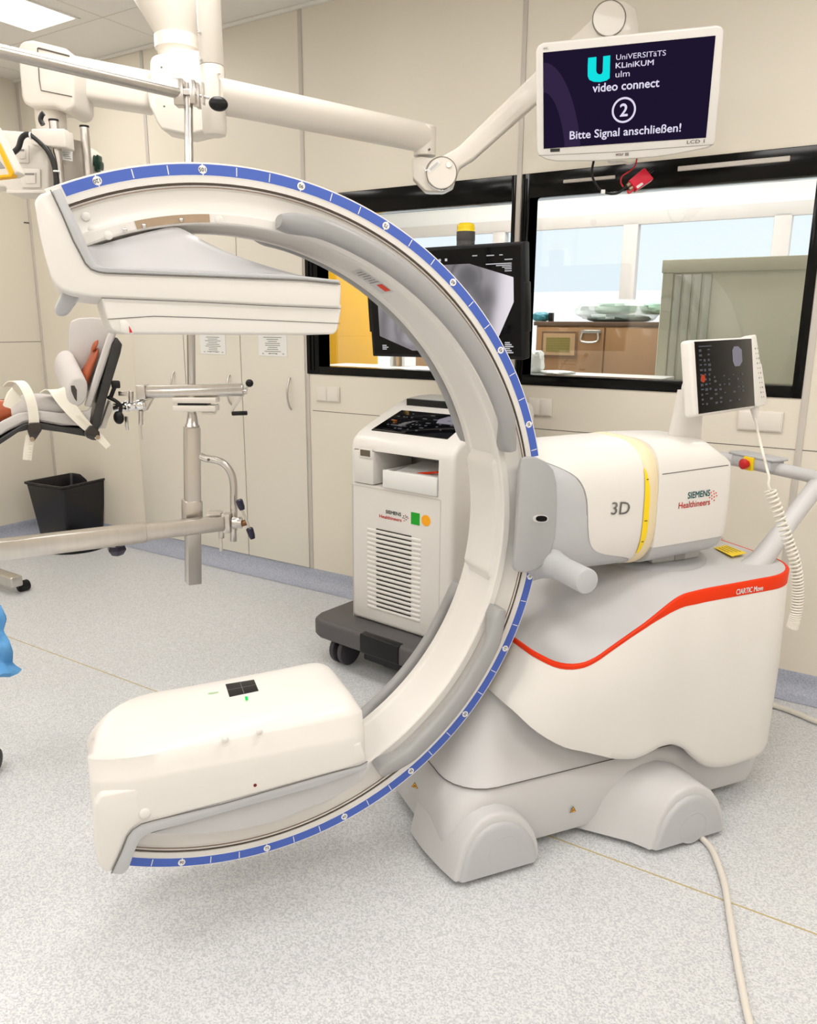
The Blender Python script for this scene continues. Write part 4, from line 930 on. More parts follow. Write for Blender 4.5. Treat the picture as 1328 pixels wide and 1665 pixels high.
# base with bumper and castors
def base_loop(z, g): return [W3(*p, z) for p in [(-2.365 + g + .07, 2.235 + g), (-1.60 - g - .05, 2.235 + g), (-1.545 - g, 2.29 + g), (-1.545 - g, 2.95 - g), (-2.365 + g, 2.95 - g), (-2.365 + g, 2.31 + g), (-2.345 + g, 2.255 + g)]]
b = B(); b.prism(base_loop(.120, 0), ZUP * .085, .016, 4); bs_ = b.out('base', CHAR, ST, 'charcoal base', ang=40)
b = B(); b.box(W3(-1.955, 2.25, .166), R_ * .105, D_ * .02, ZUP * .042, .008, 3); b.out('foot_bumper', BLACK, ST, 'black foot bumper'); b = B(); b.box(W3(-1.92, 2.38, .10), R_ * .16, D_ * .10, ZUP * .03, .006, 2); b.out('under_box', BLACK, ST)
for r, d in ((-2.225, 2.32), (-1.63, 2.33), (-2.29, 2.86), (-1.63, 2.86)):
    b = B()
    for s_ in (-1, 1): b.cyl(W3(r, d, .0665) + R_ * (.012 * s_), W3(r, d, .0665) + R_ * (.036 * s_), .066, 28, .006)
    cs_ = b.out('caster', mat('caster_dark', (.05, .045, .055, 1), .5) if not bpy.data.materials.get('caster_dark') else bpy.data.materials['caster_dark'], ST, 'dark twin caster wheel')
    b = B(); b.cyl(W3(r, d, .06), W3(r, d, .125), .014, 12); b.box(W3(r, d + .06, .05), R_ * .012, D_ * .02, ZUP * .03, .004, 2); b.out('caster_fork', BLACK, cs_)
# side grips and cable hook
b = B(); b.tube([W3(rl + .01, 2.55, .97), W3(rl - .035, 2.53, .955), W3(rl - .042, 2.52, .90), W3(rl - .042, 2.52, .80), W3(rl - .035, 2.53, .745), W3(rl + .01, 2.55, .73)], .017, 12, 5); b.out('side_grip', LGREY, ST, 'pale grey side grip')
b = B(); b.box(W3(rr2 + .005, 2.50, .765), R_ * .006, D_ * .022, ZUP * .045, .004, 2); b.out('hook_plate', WHITE, ST)
b = B(); hk = [atD(x, y, 2.50) for x, y in ((744, 802), (752, 805), (760, 803), (766, 790), (771, 770), (774, 752), (785, 752), (785, 790), (779, 808), (770, 818), (758, 820), (744, 817))]
b.prism(hk, D_ * .04, .004, 2); b.out('cable_hook', GREY, ST, 'grey cable hook')
b = B(); b.cyl(W3(rl + .004, 2.47, .665), W3(rl - .012, 2.47, .665), .028, 20, .003); b.out('round_knob', WHITE, ST)
b = B(); b.tube([atD(771.5, 822, 2.5), atD(771.5, 843, 2.5)], .003, 8); b.out('cord_end', mat('coral_red', rgb(220, 70, 50), .4), ST, 'coral red cord end')
# monitor
mk = 1.1; MC = CAM + (V((-1.45, 2.503, 1.518)) - CAM) * mk; MM = eul(5.3, -.5, -.9); mx_, my_, mz_ = MM @ V((1, 0, 0)), MM @ V((0, 1, 0)), MM @ V((0, 0, 1)); mw_, mh_ = .32 * mk, .1915 * mk
b = B(); b.box(MC + my_ * .024, mx_ * mw_, my_ * .024, mz_ * mh_, .006, 3)
for s_ in (-1, 1): b.box(MC + mx_ * (mw_ + .001) * s_ + my_ * .022 + mz_ * -.02, mx_ * .006, my_ * .022, mz_ * .09, .003, 2)
mo = b.out('monitor', mat('monitor_black', (.007, .007, .008, 1), .4, noise=.2, spec=.25), ST, 'black monitor housing', ang=45)
def mp_(a, c, e=.001): return MC + mx_ * (a * mw_) + mz_ * (c * mh_) - my_ * e
b = B(); b.quad(mp_(-.96, -.94), mp_(.96, -.94), mp_(.96, .94), mp_(-.96, .94)); pn = b.out('screen', GLOSSBLK, mo, recalc=False)
# x-ray picture: a hip joint, drawn on the lit screen
def gauss(x, s): return math.exp(-(x / s) ** 2)
def seg_d(p, a, c):
    ax, ay = c[0] - a[0], c[1] - a[1]; t = max(0, min(1, ((p[0] - a[0]) * ax + (p[1] - a[1]) * ay) / (ax * ax + ay * ay))); return math.hypot(p[0] - a[0] - t * ax, p[1] - a[1] - t * ay)
def hip(a, c):
    """brightness of the picture, a right and c up in screen units"""
    x = a * 1.67; y = c; sg = lambda d, k: 1 / (1 + math.exp(max(-40, min(40, d * k))))
    v = .36 + .50 * sg(-(x - (1.13 + .10 * math.sin(y * 2.2))), 16)               # soft tissue, then bright air at the right
    v += .07 * math.sin(5 * x + 2 * y) * .5
    k = .55 * sg(math.hypot(x - .55, y - .42) - .25, 22)                          # femoral head
    k = max(k, .5 * sg(seg_d((x, y), (.58, .38), (.86, .02)) - .15, 22))          # neck
    k = max(k, .48 * sg(math.hypot(x - .95, (y - .06) * .8) - .17, 22))           # trochanter
    sh = seg_d((x, y), (.86, -.1), (.66, -1.2)); k = max(k, .52 * sg(sh - .19, 24) - .20 * sg(sh - .09, 30))
    k = max(k, .45 * sg(math.hypot((x - .10) * .9, (y - .85) * .7) - .36, 12))    # pelvis
    k += .22 * gauss(math.hypot(x - .53, y - .45) - .31, .03) * sg(.35 - y, 20)
    k -= .25 * sg(math.hypot((x - .22), (y - .30) * .9) - .10, 24)
    for cx, w_ in ((-1.25, .10), (-.95, .07), (-.62, .12), (-.35, .06)):          # pelvis ring on the left half
        k = max(k, .40 * sg(abs(x - cx - .12 * math.sin(3 * y + cx * 5)) - w_, 26))
    k = max(k, .35 * gauss(math.hypot((x + .75), (y + .45) * .8) - .30, .06))
    return max(.02, v * (1 - k))
def att_grid(name, fn, P, nx, ny, poly, tint, parent, strength, lab):
    b = B(); me_f = []
    def inside(a, c):
        r = False; j = len(poly) - 1
        for i in range(len(poly)):
            (xi, yi), (xj, yj) = poly[i], poly[j]
            if (yi > c) != (yj > c) and a < (xj - xi) * (c - yi) / (yj - yi) + xi: r = not r
            j = i
        return r
    verts = {}; cols = []
    xs = [p[0] for p in poly]; ys_ = [p[1] for p in poly]; x0, x1, y0, y1 = min(xs), max(xs), min(ys_), max(ys_)
    def clampx(a, c):   # slide grid columns to the outline so that its edges stay straight
        sp = []
        for i in range(len(poly)):
            (xa, ya), (xb, yb) = poly[i], poly[(i + 1) % len(poly)]
            if ya != yb and min(ya, yb) - 1e-9 <= c <= max(ya, yb) + 1e-9: sp.append(xa + (xb - xa) * (c - ya) / (yb - ya))
        return min(sp), max(sp)
    rows = []
    for j in range(ny + 1):
        c = lerp(y0, y1, j / ny); c_ = min(max(c, y0 + 1e-6), y1 - 1e-6); l, r = clampx(0, c_); rows.append([(lerp(l, r, i / nx), c) for i in range(nx + 1)])
    lay = b.bm.loops.layers.float_color.new('tone'); vv = [[b.bm.verts.new(P(a, c)) for a, c in row] for row in rows]
    for j in range(ny):
        for i in range(nx):
            f_ = b.bm.faces.new((vv[j][i], vv[j][i + 1], vv[j + 1][i + 1], vv[j + 1][i]))
            for lp, (jj, ii) in zip(f_.loops, ((j, i), (j, i + 1), (j + 1, i + 1), (j + 1, i))):
                t = fn(*rows[jj][ii]); lp[lay] = (t * tint[0], t * tint[1], t * tint[2], 1)
    m = bpy.data.materials.new(name); m.use_nodes = True; nt = m.node_tree; nt.nodes.clear(); e = nt.nodes.new('ShaderNodeEmission'); at = nt.nodes.new('ShaderNodeAttribute'); at.attribute_name = 'tone'; o = nt.nodes.new('ShaderNodeOutputMaterial')
    nt.links.new(at.outputs['Color'], e.inputs[0]); e.inputs[1].default_value = strength; nt.links.new(e.outputs[0], o.inputs[0])
    return b.out(name, m, parent, lab, recalc=False)
octo = [(-.86, -.62), (-.36, -.86), (.42, -.86), (.66, -.80), (.86, -.02), (.86, .58), (.46, .76), (-.40, .76), (-.86, .52)]
octo = [(-.87, -.60), (-.42, -.87), (.52, -.87), (.63, -.82), (.88, .0), (.88, .42), (.36, .68), (-.40, .68), (-.87, .45)]
att_grid('xray_picture', hip, lambda a, c: mp_(a, c, .0022), 90, 90, octo, (1, .94, 1.0), mo, .92, 'grey X-ray picture of a hip')
b = B()
def ml(a0, a1, c, h=.012): b.quad(*[mp_(a, cc, .0024) for a, cc in ((a0, c - h), (a1, c - h), (a1, c + h), (a0, c + h))])
for a0, a1, c in ((.56, .86, .655), (.68, .86, .625), (.75, .86, .595), (.78, .86, .565), (.78, .86, .53), (.57, .66, .80), (.72, .76, .80), (.40, .46, .81), (.78, .87, .72)): ml(a0, a1, c, .008)
for r in range(6): ml(.77, .77 + .10 * (.6 + .4 * ((r * 7) % 3) / 2), -.70 - r * .035, .010)
for r in range(3): ml(-.84, -.84 + .06 * (1 + (r % 2) * .4), -.78 - r * .035, .009)
for a in (-.28, -.20, -.02, .06): ml(a, a + .03, .765, .022)
ml(-.18, -.10, .72, .008); ml(-.30, -.18, .69, .008)
b.out('screen_text', glow('screen_text_white', (.75, .75, .78, 1), .8), mo, 'white screen text lines', recalc=False)
# monitor post with the signal lamp
pc = atD(757, 392, 2.70)
b = B(); b.cyl(W3(pc.dot(R_), 2.70, 1.12), W3(pc.dot(R_), 2.70, pc.z - .0), .036, 24); b.out('monitor_post', CHAR, ST, 'charcoal monitor post'); zl = atD(757, 377, 2.70).z; zl1 = atD(757, 363, 2.70).z
b = B(); b.lathe(W3(pc.dot(R_), 2.70, pc.z), ZUP, [(.036, 0), (.037, .002), (.037, zl - pc.z)], 28); lb = b.out('lamp_base', CHAR, ST)
b = B(); b.lathe(W3(pc.dot(R_), 2.70, zl), ZUP, [(.036, 0), (.036, .004)] + [(.036 - .001 * (k % 2), .004 + k * .004) for k in range(5)] + [(.034, zl1 - zl - .006), (.026, zl1 - zl)], 28); b.out('signal_lamp', mat('amber_lens', rgb(250, 215, 0), .2, coat=.6, emis=(1, .75, 0, 1), estr=.15), ST, 'yellow signal lamp')
b = B(); b.box(W3(pc.dot(R_), 2.66, 1.52), R_ * .06, D_ * .05, ZUP * .06, .006); b.out('monitor_bracket', CHAR, ST)
# ================================================================== ceiling light, pendants, booms, screen
LPm = glow('lamp_diffuser', (1, .95, .86, 1), 3.2)
t = thing('ceiling_light', 'bright rectangular light panel set in the ceiling at the upper left corner', 'ceiling light', (-3.97, 2.23, ZC))
b = B()
for x0, x1, y0, y1 in ((-4.165, -4.15, 1.60, 2.85), (-3.79, -3.775, 1.60, 2.85), (-4.15, -3.79, 1.60, 1.62), (-4.15, -3.79, 2.83, 2.85)): b.boxw(x0, x1, y0, y1, ZC - .006, ZC + .004, .001, 1)
b.out('frame', CEILM, t)
b = B(); b.boxw(-4.15, -3.79, 1.62, 2.83, ZC - .003, ZC + .003); b.out('diffuser', LPm, t, 'glowing diffuser')
# ---- media supply pendant: ceiling cone, hub, arm, service head
hub = dep(300, 138, 2.80)
SP = thing('supply_pendant', 'cream ceiling pendant with horizontal arm and socket box hanging at the upper left', 'ceiling pendant', (hub.x, hub.y, ZC))
HX_ = V((hub.x, hub.y, 0)); ctr = dep(288, 70, 2.80); ccx, ccy = ctr.x, ctr.y
def atC(px, py): return plane(px, py, V((ccx, ccy, 0)), V((A2.x, A2.y, 0)).normalized())
rd_ = 1 / F * 2.8
b = B(); zf = atC(288, 60).z; b.lathe(V((ccx, ccy, 0)), ZUP, [(.075, zf), (.079, zf + .01), (.150, zf + .125), (.21, ZC - .02), (.215, ZC)], 40, cap=False); b.out('ceiling_cone', WHITE2, SP)
b = B(); zf2 = atC(288, 84).z; b.lathe(V((ccx, ccy, 0)), ZUP, [(.060, zf2 - .05), (.068, zf2 - .015), (.072, zf2), (.078, zf2 + .005), (.078, zf - .002), (.07, zf + .004)], 36); b.out('bearing_flange', WHITE2, SP)
fwd = V((A2.x, A2.y, 0)).normalized(); rt = V((A0.x, A0.y, 0)).normalized()
hubp = V((ccx, ccy, 0)) + fwd * .0
def atH(px, py, o=0): return plane(px, py, hubp + fwd * o, fwd)
b = B(); hl = [(246, 92), (254, 84), (300, 76), (302, 78), (304, 140), (306, 195), (302, 216), (264, 210), (252, 196), (249, 180), (243, 170), (239, 150), (243, 120)]
hf = [(245, 95), (250, 90), (300, 78), (312, 78), (330, 84), (340, 130), (340, 205), (335, 214), (310, 217), (262, 209), (253, 198), (249, 188), (242, 175), (238, 150), (242, 125)]
hf = [(244, 95), (250, 89), (300, 78), (352, 88), (356, 200), (353, 208), (306, 219), (262, 210), (254, 198), (250, 188), (242, 172), (238, 150), (243, 125)]
b.prism([atH(x, y, -.10) for x, y in hf], fwd * .13, .022, 4); b.out('hub', WHITE2, SP, ang=45)
for p in ((262.5, 109.5), (267, 173)):
    b = B(); b.lathe(atH(*p, -.10) + fwd * .001, -fwd, [(.0035, 0), (.0035, .0015)], 10); b.out('screw', SEAM, SP)
blk = dep(76, 120, 2.62)
def atB(px, py, o=0): return plane(px, py, blk + fwd * o, fwd)
a0 = [atH(250, 121), atH(250, 184)]; arm_l = [dep(70, 88, 2.60), dep(70, 155, 2.60)]
ad = ((a0[0] + a0[1]) / 2 - (arm_l[0] + arm_l[1]) / 2).normalized(); asd = ad.cross(ZUP).normalized()
def armsec(p, hh, hw): return [p + ZUP * (hh * spow(math.sin(q), .35)) + asd * (hw * spow(math.cos(q), .35)) for q in [2 * math.pi * k / 24 for k in range(24)]]
b = B(); m0 = (arm_l[0] + arm_l[1]) / 2; m1 = (a0[0] + a0[1]) / 2; b.loft([armsec(m0, .068, .055), armsec(m0.lerp(m1, .5), .067, .055), armsec(m1, .066, .055)]); b.out('support_arm', WHITE2, SP, ang=45)
b = B(); bo = [(29, 75), (36, 66), (52, 64), (108, 78), (114, 86), (120, 100), (121, 168), (117, 178), (104, 181), (88, 172), (50, 172), (38, 168), (34, 155), (30, 110)]
b.prism([atB(x, y, -.085) for x, y in bo], fwd * .17, .016, 4); b.out('end_block', WHITE2, SP, ang=45)
b = B(); b.tube([atB(61, 78, -.0855), atB(64, 130, -.0855), atB(67, 147, -.0855), atB(117, 157, -.0855)], .0018, 6); b.tube([atB(62, 78, -.0855), atB(113, 91, -.0855)], .0026, 6); b.out('joint_line', SEAM, SP, 'dark joint line')
cx_, cy_ = atB(79, 175), atB(79, 240); b = B(); rr_ = .049; b.cyl(V((blk.x, blk.y, cy_.z - .05)), V((blk.x, blk.y, cx_.z + .03)), rr_, 32); b.out('drop_tube', WHITE2, SP)
# service head: a box with sockets on its near side
sh = dep(55, 262, 2.50)
def atS(px, py, o=0): return plane(px, py, sh + fwd * o, fwd)
b = B(); so = [(-40, 214), (0, 211), (60, 214), (76, 218), (79, 262), (79, 306), (70, 314), (40, 316), (10, 313), (8, 290), (-40, 290)]
so = [(-60, 208), (0, 211), (75, 216), (80, 262), (80, 309), (74, 313), (40, 315), (10, 313), (9, 304), (-60, 300)]
b.prism([atS(x, y) for x, y in so], fwd * .12, .008, 3); hd = b.out('service_head', WHITE2, SP, ang=45)
b = B(); b.prism([atS(*p, -.004) for p in ((10, 308), (74, 309), (74, 314), (10, 314))], fwd * .12, .002, 2); b.out('bottom_lip', WHITE2, hd)
for (x0, x1, y0, y1) in ((24, 46, 235, 264.5), (31, 65, 273.5, 305)):
    b = B(); b.prism([atS(*p, -.008) for p in ((x0, y0), (x1, y0 + 1), (x1 + .5, y1), (x0 + 4, y1))], fwd * .008, .002, 2); w1 = (x1 - x0) * .22; h1 = (y1 - y0) * .22
    b.prism([atS(*p, -.013) for p in ((x0 + w1, y0 + h1), (x1 - w1, y0 + h1), (x1 - w1, y1 - h1), (x0 + w1 + 2, y1 - h1))], fwd * .008, .002, 2); b.mi = 1
    b.prism([atS(*p, -.0145) for p in ((x0 + w1 + 1, y0 + h1 + 1), (x1 - w1 - 2, y0 + h1 + 1), (x1 - w1 - 2, y0 + h1 + 4), (x0 + w1 + 1, y0 + h1 + 4))], fwd * .003); b.out('socket', [WHITE2, PRINTG], hd, 'white socket insert')
b = B(); b.prism([atS(x, y, -.055) for x, y in ((50, 209), (104, 208.5), (107, 239.5), (70, 237), (50, 235))], fwd * .07, .005, 3); b.out('pole_clamp', WHITE2, SP, 'cream pole clamp', ang=45)
# slanted back panel with label and green connectors
b = B(); bp = [atS(105, 224, .02), atS(130, 228.5, .06), atS(147, 240, .12), atS(147, 330, .12), atS(80, 330, .0), atS(80, 222, .0)]
b.prism(bp, fwd * .03, .003, 2); b.out('rear_panel', mat('panel_taupe', (.56, .50, .44, 1), .4), SP, 'taupe rear panel', ang=45)
b = B(); q4 = [atS(100.5, 239, .01), atS(119, 240.5, .035), atS(119.5, 263, .035), atS(101, 260, .01)]; b.poly([p - fwd * .006 for p in q4]); b.mi = 1
for t0, t1, s0, s1 in ((.35, .95, .05, .22), (.1, .8, .40, .43), (.2, .7, .55, .60), (.2, .8, .68, .73), (.3, .9, .82, .87)):
    pq = lambda s_, t_: q4[0].lerp(q4[1], s_).lerp(q4[3].lerp(q4[2], s_), t_) - fwd * .0075
    b.quad(pq(t0, s0), pq(t1, s0), pq(t1, s1), pq(t0, s1))
b.out('type_label', [PAPER, PRINTG], SP, 'white paper label with grey print', recalc=False)
b = B(); sd = [atS(147, 240, .11), atS(160, 250, .13), atS(163, 300, .13), atS(150, 330, .11)]; b.prism(sd, fwd * .04, .002, 2); b.out('gas_panel', WHITE2, SP)
for (x, y, h) in ((153, 261, 13), (158, 259, 11), (161, 268, 10), (156, 272, 10), (155, 291, 5), (160, 289, 5)):
    b = B(); b.prism([atS(x + 2.6 * spow(math.cos(a), .7), y + h * .7 * spow(math.sin(a), .6), .10) for a in [2 * math.pi * k / 16 for k in range(16)]], fwd * .03, .002, 2); b.out('gas_outlet', mat('bottle_green', (.004, .035, .02, 1), .3) if not bpy.data.materials.get('bottle_green') else bpy.data.materials['bottle_green'], SP, 'dark green gas outlet')
for (x0, y0, x1, y1, r_, o_) in ((87, 196, 101, 330, 7.4, -.02), (137, 206, 147, 330, 7.2, .04)):
    b = B(); p0, p1 = atS(x0, y0, o_), atS(x1, y1, o_); b.cyl(p0, p1, r_ / F * 2.5, 24); tb = b.out('equipment_tube', STEEL, SP, 'polished steel tube')
    b = B(); b.lathe(p0, (p0 - p1), [(r_ / F * 2.5 + .0008, -.003), (r_ / F * 2.5 + .0008, .003), (.004, .004)], 24); b.out('tube_cap', BLACK, tb)
    for yy in (256, 290):
        if x0 < 100: continue
        q_ = p0.lerp(p1, (yy - y0) / (y1 - y0)); b = B(); b.cyl(q_, q_ + fwd * .06 - rt * .02, .009, 14, .002); b.out('tube_holder', STEEL, tb)
b = B(); b.tube([atS(x, y, -.05) for x, y in ((22, 248), (30, 240), (35, 225), (42, 219), (50, 220), (62, 229), (76, 243), (86, 262), (91, 285), (92, 310), (92, 340))], .0085, 12, 5); cb = b.out('cable_hose', mat('hose_black', (.012, .011, .011, 1), .35, bump=.4, bscale=60), SP, 'thick black hose')
b = B(); b.tube([atS(x, y, -.03) for x, y in ((70, 203), (66, 195), (68, 187), (71, 184))], .0075, 10, 5); b.out('cable_hose', bpy.data.materials['hose_black'], SP, 'short black hose end')
for x, y, s_ in ((50.5, 221, V((.02, 0, 1))), (92, 278.5, rt)):
    b = B(); p = atS(x, y, -.05); b.lathe(p - (s_.cross(fwd)).normalized() * .003 if s_ is rt else p - rt * .003, rt if s_ is not rt else ZUP, [(.0092, 0), (.0108, .0005), (.0108, .0045), (.0092, .005)], 20); b.out('cable_tie', PRINTW, cb, 'white cable tie')
# yellow rimmed device entering at the left edge
YD = thing('patient_device', 'white device with yellow rim and grey screen entering at the left edge', 'device', dep(-10, 260, 2.1))
dv = dep(0, 262, 2.1)
def atV(px, py, o=0): return plane(px, py, dv + fwd * o, fwd)
b = B(); b.prism([atV(x, y) for x, y in ((-60, 190), (-14, 200), (-2, 222), (27, 278), (26, 281), (18, 285), (-60, 292))], fwd * .05, .006, 3); dvb = b.out('housing', WHITE2, YD, ang=45)
b = B(); b.prism([atV(x, y, -.004) for x, y in ((-60, 200), (-18, 208), (0, 233), (22.5, 280), (18, 287.5), (-60, 296), (-60, 290), (14, 283), (-2, 246), (-20, 220), (-60, 214))], fwd * .03, .002, 2); b.out('rim', mat('yellow_rim', rgb(250, 185, 10), .4), dvb, 'yellow rim')
b = B(); b.prism([atV(x, y, -.002) for x, y in ((-60, 230), (-20, 236), (8, 273), (-60, 280))], fwd * .004); b.out('screen', mat('grey_screen', (.35, .34, .33, 1), .2), dvb, 'grey screen')
# ---- monitor boom: column, horizontal tube, joint and spring arm
c0 = dep(346, 150, 2.43)
BO = thing('monitor_boom', 'cream ceiling boom with round horizontal tube and raised spring arm carrying the screen', 'ceiling boom', (c0.x, c0.y, ZC))
def atK(px, py): return plane(px, py, V((c0.x, c0.y, 0)), fwd)
zA, zB_, zC_ = atK(347, 108).z, atK(347, 222).z, ZC
b = B(); b.cyl(V((c0.x, c0.y, zA + .001)), V((c0.x, c0.y, ZC)), .0365, 36, .002); b.out('column', WHITE2, BO)
b = B(); b.lathe(V((c0.x, c0.y, 0)), ZUP, [(.026, zB_), (.033, zB_ + .003), (.0365, zB_ + .012), (.0372, zA - .004), (.035, zA)], 36); b.out('lower_sleeve', WHITE2, BO)
for p in ((328.5, 59), (330, 102.5), (360, 125)):
    b = B(); q_ = atK(*p) - fwd * .033; b.lathe(q_, -fwd - rt * (.4 if p[0] < 340 else -.4), [(.0045, -.004), (.0045, .004), (.003, .005)], 12); b.out('screw', CHROME, BO)
e0 = atK(350, 155); j0 = dep(687, 229, 2.97); j0 = V((j0.x, j0.y, e0.z))
b = B(); b.lathe(e0, j0 - e0, [(.052, 0), (.052, (j0 - e0).length - .02), (.050, (j0 - e0).length)], 36); b.out('horizontal_tube', WHITE2, BO)
jr = V((j0.x, j0.y, 0)) + rt * .008
def atJ(px, py, o=0): return plane(px, py, jr + fwd * o, fwd)
b = B(); b.lathe(jr, ZUP, [(.040, atJ(690, 254).z), (.042, atJ(690, 253).z), (.042, atJ(690, 208).z), (.036, atJ(690, 205).z)], 32); b.out('end_collar', WHITE2, BO)
b = B(); b.lathe(atJ(698, 243, -.045), -fwd + rt * .2, [(.004, -.01), (.004, .003)], 10); b.out('screw', SEAM, BO)
b = B(); b.prism([atJ(x, y, -.03) for x, y in ((670, 257), (684, 254), (716, 258), (742, 285), (738, 303), (722, 311), (700, 311), (692, 310), (671, 288))], fwd * .08, .006, 3); b.out('knuckle', WHITE2, BO, ang=45)
s0 = atJ(716.5, 281.5, -.05); s1 = dep(990, 29, 2.80)
def atA(px, py, o=0):   # plane that holds the spring arm
    dn = (s1 - s0).cross(ZUP).normalized(); dn = dn if dn.dot(fwd) > 0 else -dn
    return plane(px, py, s0 + dn * o, dn), dn
arm = [(712, 257), (745, 238), (873, 113), (960, 32), (975, 8), (990, 2), (1005, 4), (1017, 20), (1018, 36), (1006, 52), (985, 58), (873, 167), (770, 258), (747, 272), (741, 292), (730, 303), (717, 306), (705, 303), (697, 294), (694, 281), (698, 268)]
b = B(); dn = atA(700, 280)[1]; b.prism([atA(x, y, .0)[0] for x, y in arm], dn * .055, .010, 3); b.out('spring_arm', WHITE2, BO, ang=45)
for (x, y, rpx) in ((718, 281.5, 24.5), (990, 30, 26.5)):
    p, dn = atA(x, y, -.004); d_ = (p - CAM).dot(A2); r_ = rpx / F * d_
    b = B(); b.lathe(p + dn * .02, -dn, [(r_, 0), (r_, .018), (r_ - .003, .021)], 36); k_ = b.out('joint_cover', WHITE2, BO, 'round cream joint cover')
    b = B(); L = [p - dn * .001 + (dn.cross(ZUP).normalized() * math.cos(a) + dn.cross(ZUP).normalized().cross(dn) * math.sin(a)) * (r_ + .0006) for a in [2 * math.pi * k / 40 for k in range(41)]]; b.tube(L, .0011, 6, cap=False); b.out('joint_line', SEAM, k_)
    b = B(); q_ = atA(x + (11.5 if x < 800 else -1), y + (-13 if x < 800 else 0), -.004)[0]; b.lathe(q_ + dn * .002, -dn, [(.010 if x < 800 else .004, 0), (.010 if x < 800 else .004, .003 if x > 800 else .008)], 18); b.out('bolt', STEEL, k_)
p, dn = atA(703, 270, -.0058); ax_ = (atA(710, 262, -.0058)[0] - atA(697, 275, -.0058)[0]).normalized()
b = B(); q_ = [atA(x, y, -.0062)[0] for x, y in ((693, 276), (712, 259), (717, 265), (699, 281))]; b.poly(q_); b.mi = 1
for t in (.3, .5, .7): b.quad(*[q_[0].lerp(q_[3], t + e).lerp(q_[1].lerp(q_[2], t + e), s_) - dn * .0008 for s_, e in ((.15, 0), (.85, 0), (.85, .06), (.15, .06))])
b.out('paper_label', [PAPER, PRINTG], BO, 'small paper label on the lower joint', recalc=False)
b = B(); b.lathe(s0 + dn * .018, -dn, [(.060, .0), (.060, .010), (.056, .014)], 40); b.out('chrome_edge', CHROME, BO)
# drop block to the screen
b = B(); b.prism([atA(x, y, -.003)[0] for x, y in ((996, -1), (1016, 1), (1034, 13), (1039, 40), (1039, 80), (1000, 80))], dn * .055, .006, 3); b.out('drop_block', WHITE2, BO, ang=45)
# ---- the screen on the boom
kl = .89; LC = CAM + (V((-1.042, 3.124, 2.276)) - CAM) * kl; LM = eul(19.4, -1.2, 18.1); lx, ly, lz = LM @ V((1, 0, 0)), LM @ V((0, 1, 0)), LM @ V((0, 0, 1)); lw, lh = .2985 * kl, .163 * kl
def lp(a, c, e=.001): return LC + lx * (a * lw) + lz * (c * lh) - ly * e
def lpx(px, py, e=.001): return plane(px, py, LC - ly * e, ly)
LCD = thing('wall_screen', 'white framed screen hanging on the boom, showing a dark purple hospital start page', 'monitor', tuple(LC))
fo = [(871, 84), (874, 75), (882, 70), (1165, 41.5), (1173, 43), (1177, 50), (1170, 150), (1163, 228), (1160, 236), (1150, 241), (1095, 252), (1060, 256.5), (980, 262), (905, 263), (888, 260), (875, 253), (872.5, 245), (871.5, 160)]
b = B(); b.prism([lpx(x, y, .004) for x, y in fo], ly * .035, .006, 3); fr = b.out('frame', WHITE, LCD, ang=45)
b = B(); b.tube([lpx(876, 253, .0046), lpx(1000, 247, .0046), lpx(1160, 235, .0046)], .0008, 6); b.out('joint_line', PRINTG, fr)
b = B(); b.box(LC + ly * .045, lx * .17, ly * .018, lz * .10, .012); b.out('rear_cover', WHITE, LCD)
b = B(); b.box(LC + ly * .06 + lz * .02, lx * .04, ly * .012, lz * .09, .006); b.out('mount_plate', WHITE2, LCD)
b = B(); b.quad(lp(-1, -1, .0055), lp(1, -1, .0055), lp(1, 1, .0055), lp(-1, 1, .0055)); b.mi = 1
arcp = [(-1, .82), (-.97, .78)]
def qa(a0, a1):
    o = [(-1.0 + .0, 0)];
outr = [(-1 + .47 * math.sin(t), -1.0 + 1.80 * math.cos(t) ** 1.35) for t in [math.pi / 2 * k / 24 for k in range(25)]]
innr = [(-1 + .27 * math.sin(t), -1.0 + 1.20 * math.cos(t) ** 1.35) for t in [math.pi / 2 * k / 24 for k in range(25)]]
for k in range(24): b.quad(*[lp(*p, .0058) for p in (outr[k], outr[k + 1], innr[k + 1], innr[k])])
sc = b.out('screen', [glow('screen_navy', rgb(30, 22, 46), 1.0), glow('screen_violet', rgb(50, 38, 68), 1.0)], LCD, 'dark purple lit screen with a paler arc', recalc=False)
b = B(); TXT = glow('screen_text_lilac', rgb(226, 220, 240), 1.0)
def lt(s_, px, py, h, fit, bold=0.0):
    b.text(s_, h * kl, lpx(px, py, .0065), lx, lz, fit=fit * kl, bold=bold)
SPL = lambda lab: b.out('text_line', TXT, sc, lab, recalc=False)
lt('UniVERSITäTS', 1041.5, 90, .0245, .172); SPL('thin white first line'); b = B(); lt('KLiniKUM', 1031.5, 104.5, .0245, .132, .010); SPL('bold white second line'); b = B(); lt('ulm', 1012, 120.5, .029, .050); SPL('thin white town name'); b = B()
lt('video connect', 1017, 139.5, .040, .236, .012); SPL('white video connect line'); b = B(); lt('Bitte Signal anschließen!', 1015, 214.5, .040, .405, .010); SPL('white request to connect a signal'); b = B(); lt('2', 1014, 180, .060, .027, .03)
b.out('number', TXT, sc, 'white number two', recalc=False)
b = B(); o = lpx(1014, 179, .0065)
for k in range(48):
    a, c = 2 * math.pi * k / 48, 2 * math.pi * (k + 1) / 48
    b.quad(*[o + lx * (r * math.cos(q)) + lz * (r * math.sin(q)) for r, q in ((.0365 * kl, a), (.0365 * kl, c), (.0435 * kl, c), (.0435 * kl, a))])
b.out('number_ring', TXT, sc, 'white ring around the number', recalc=False)
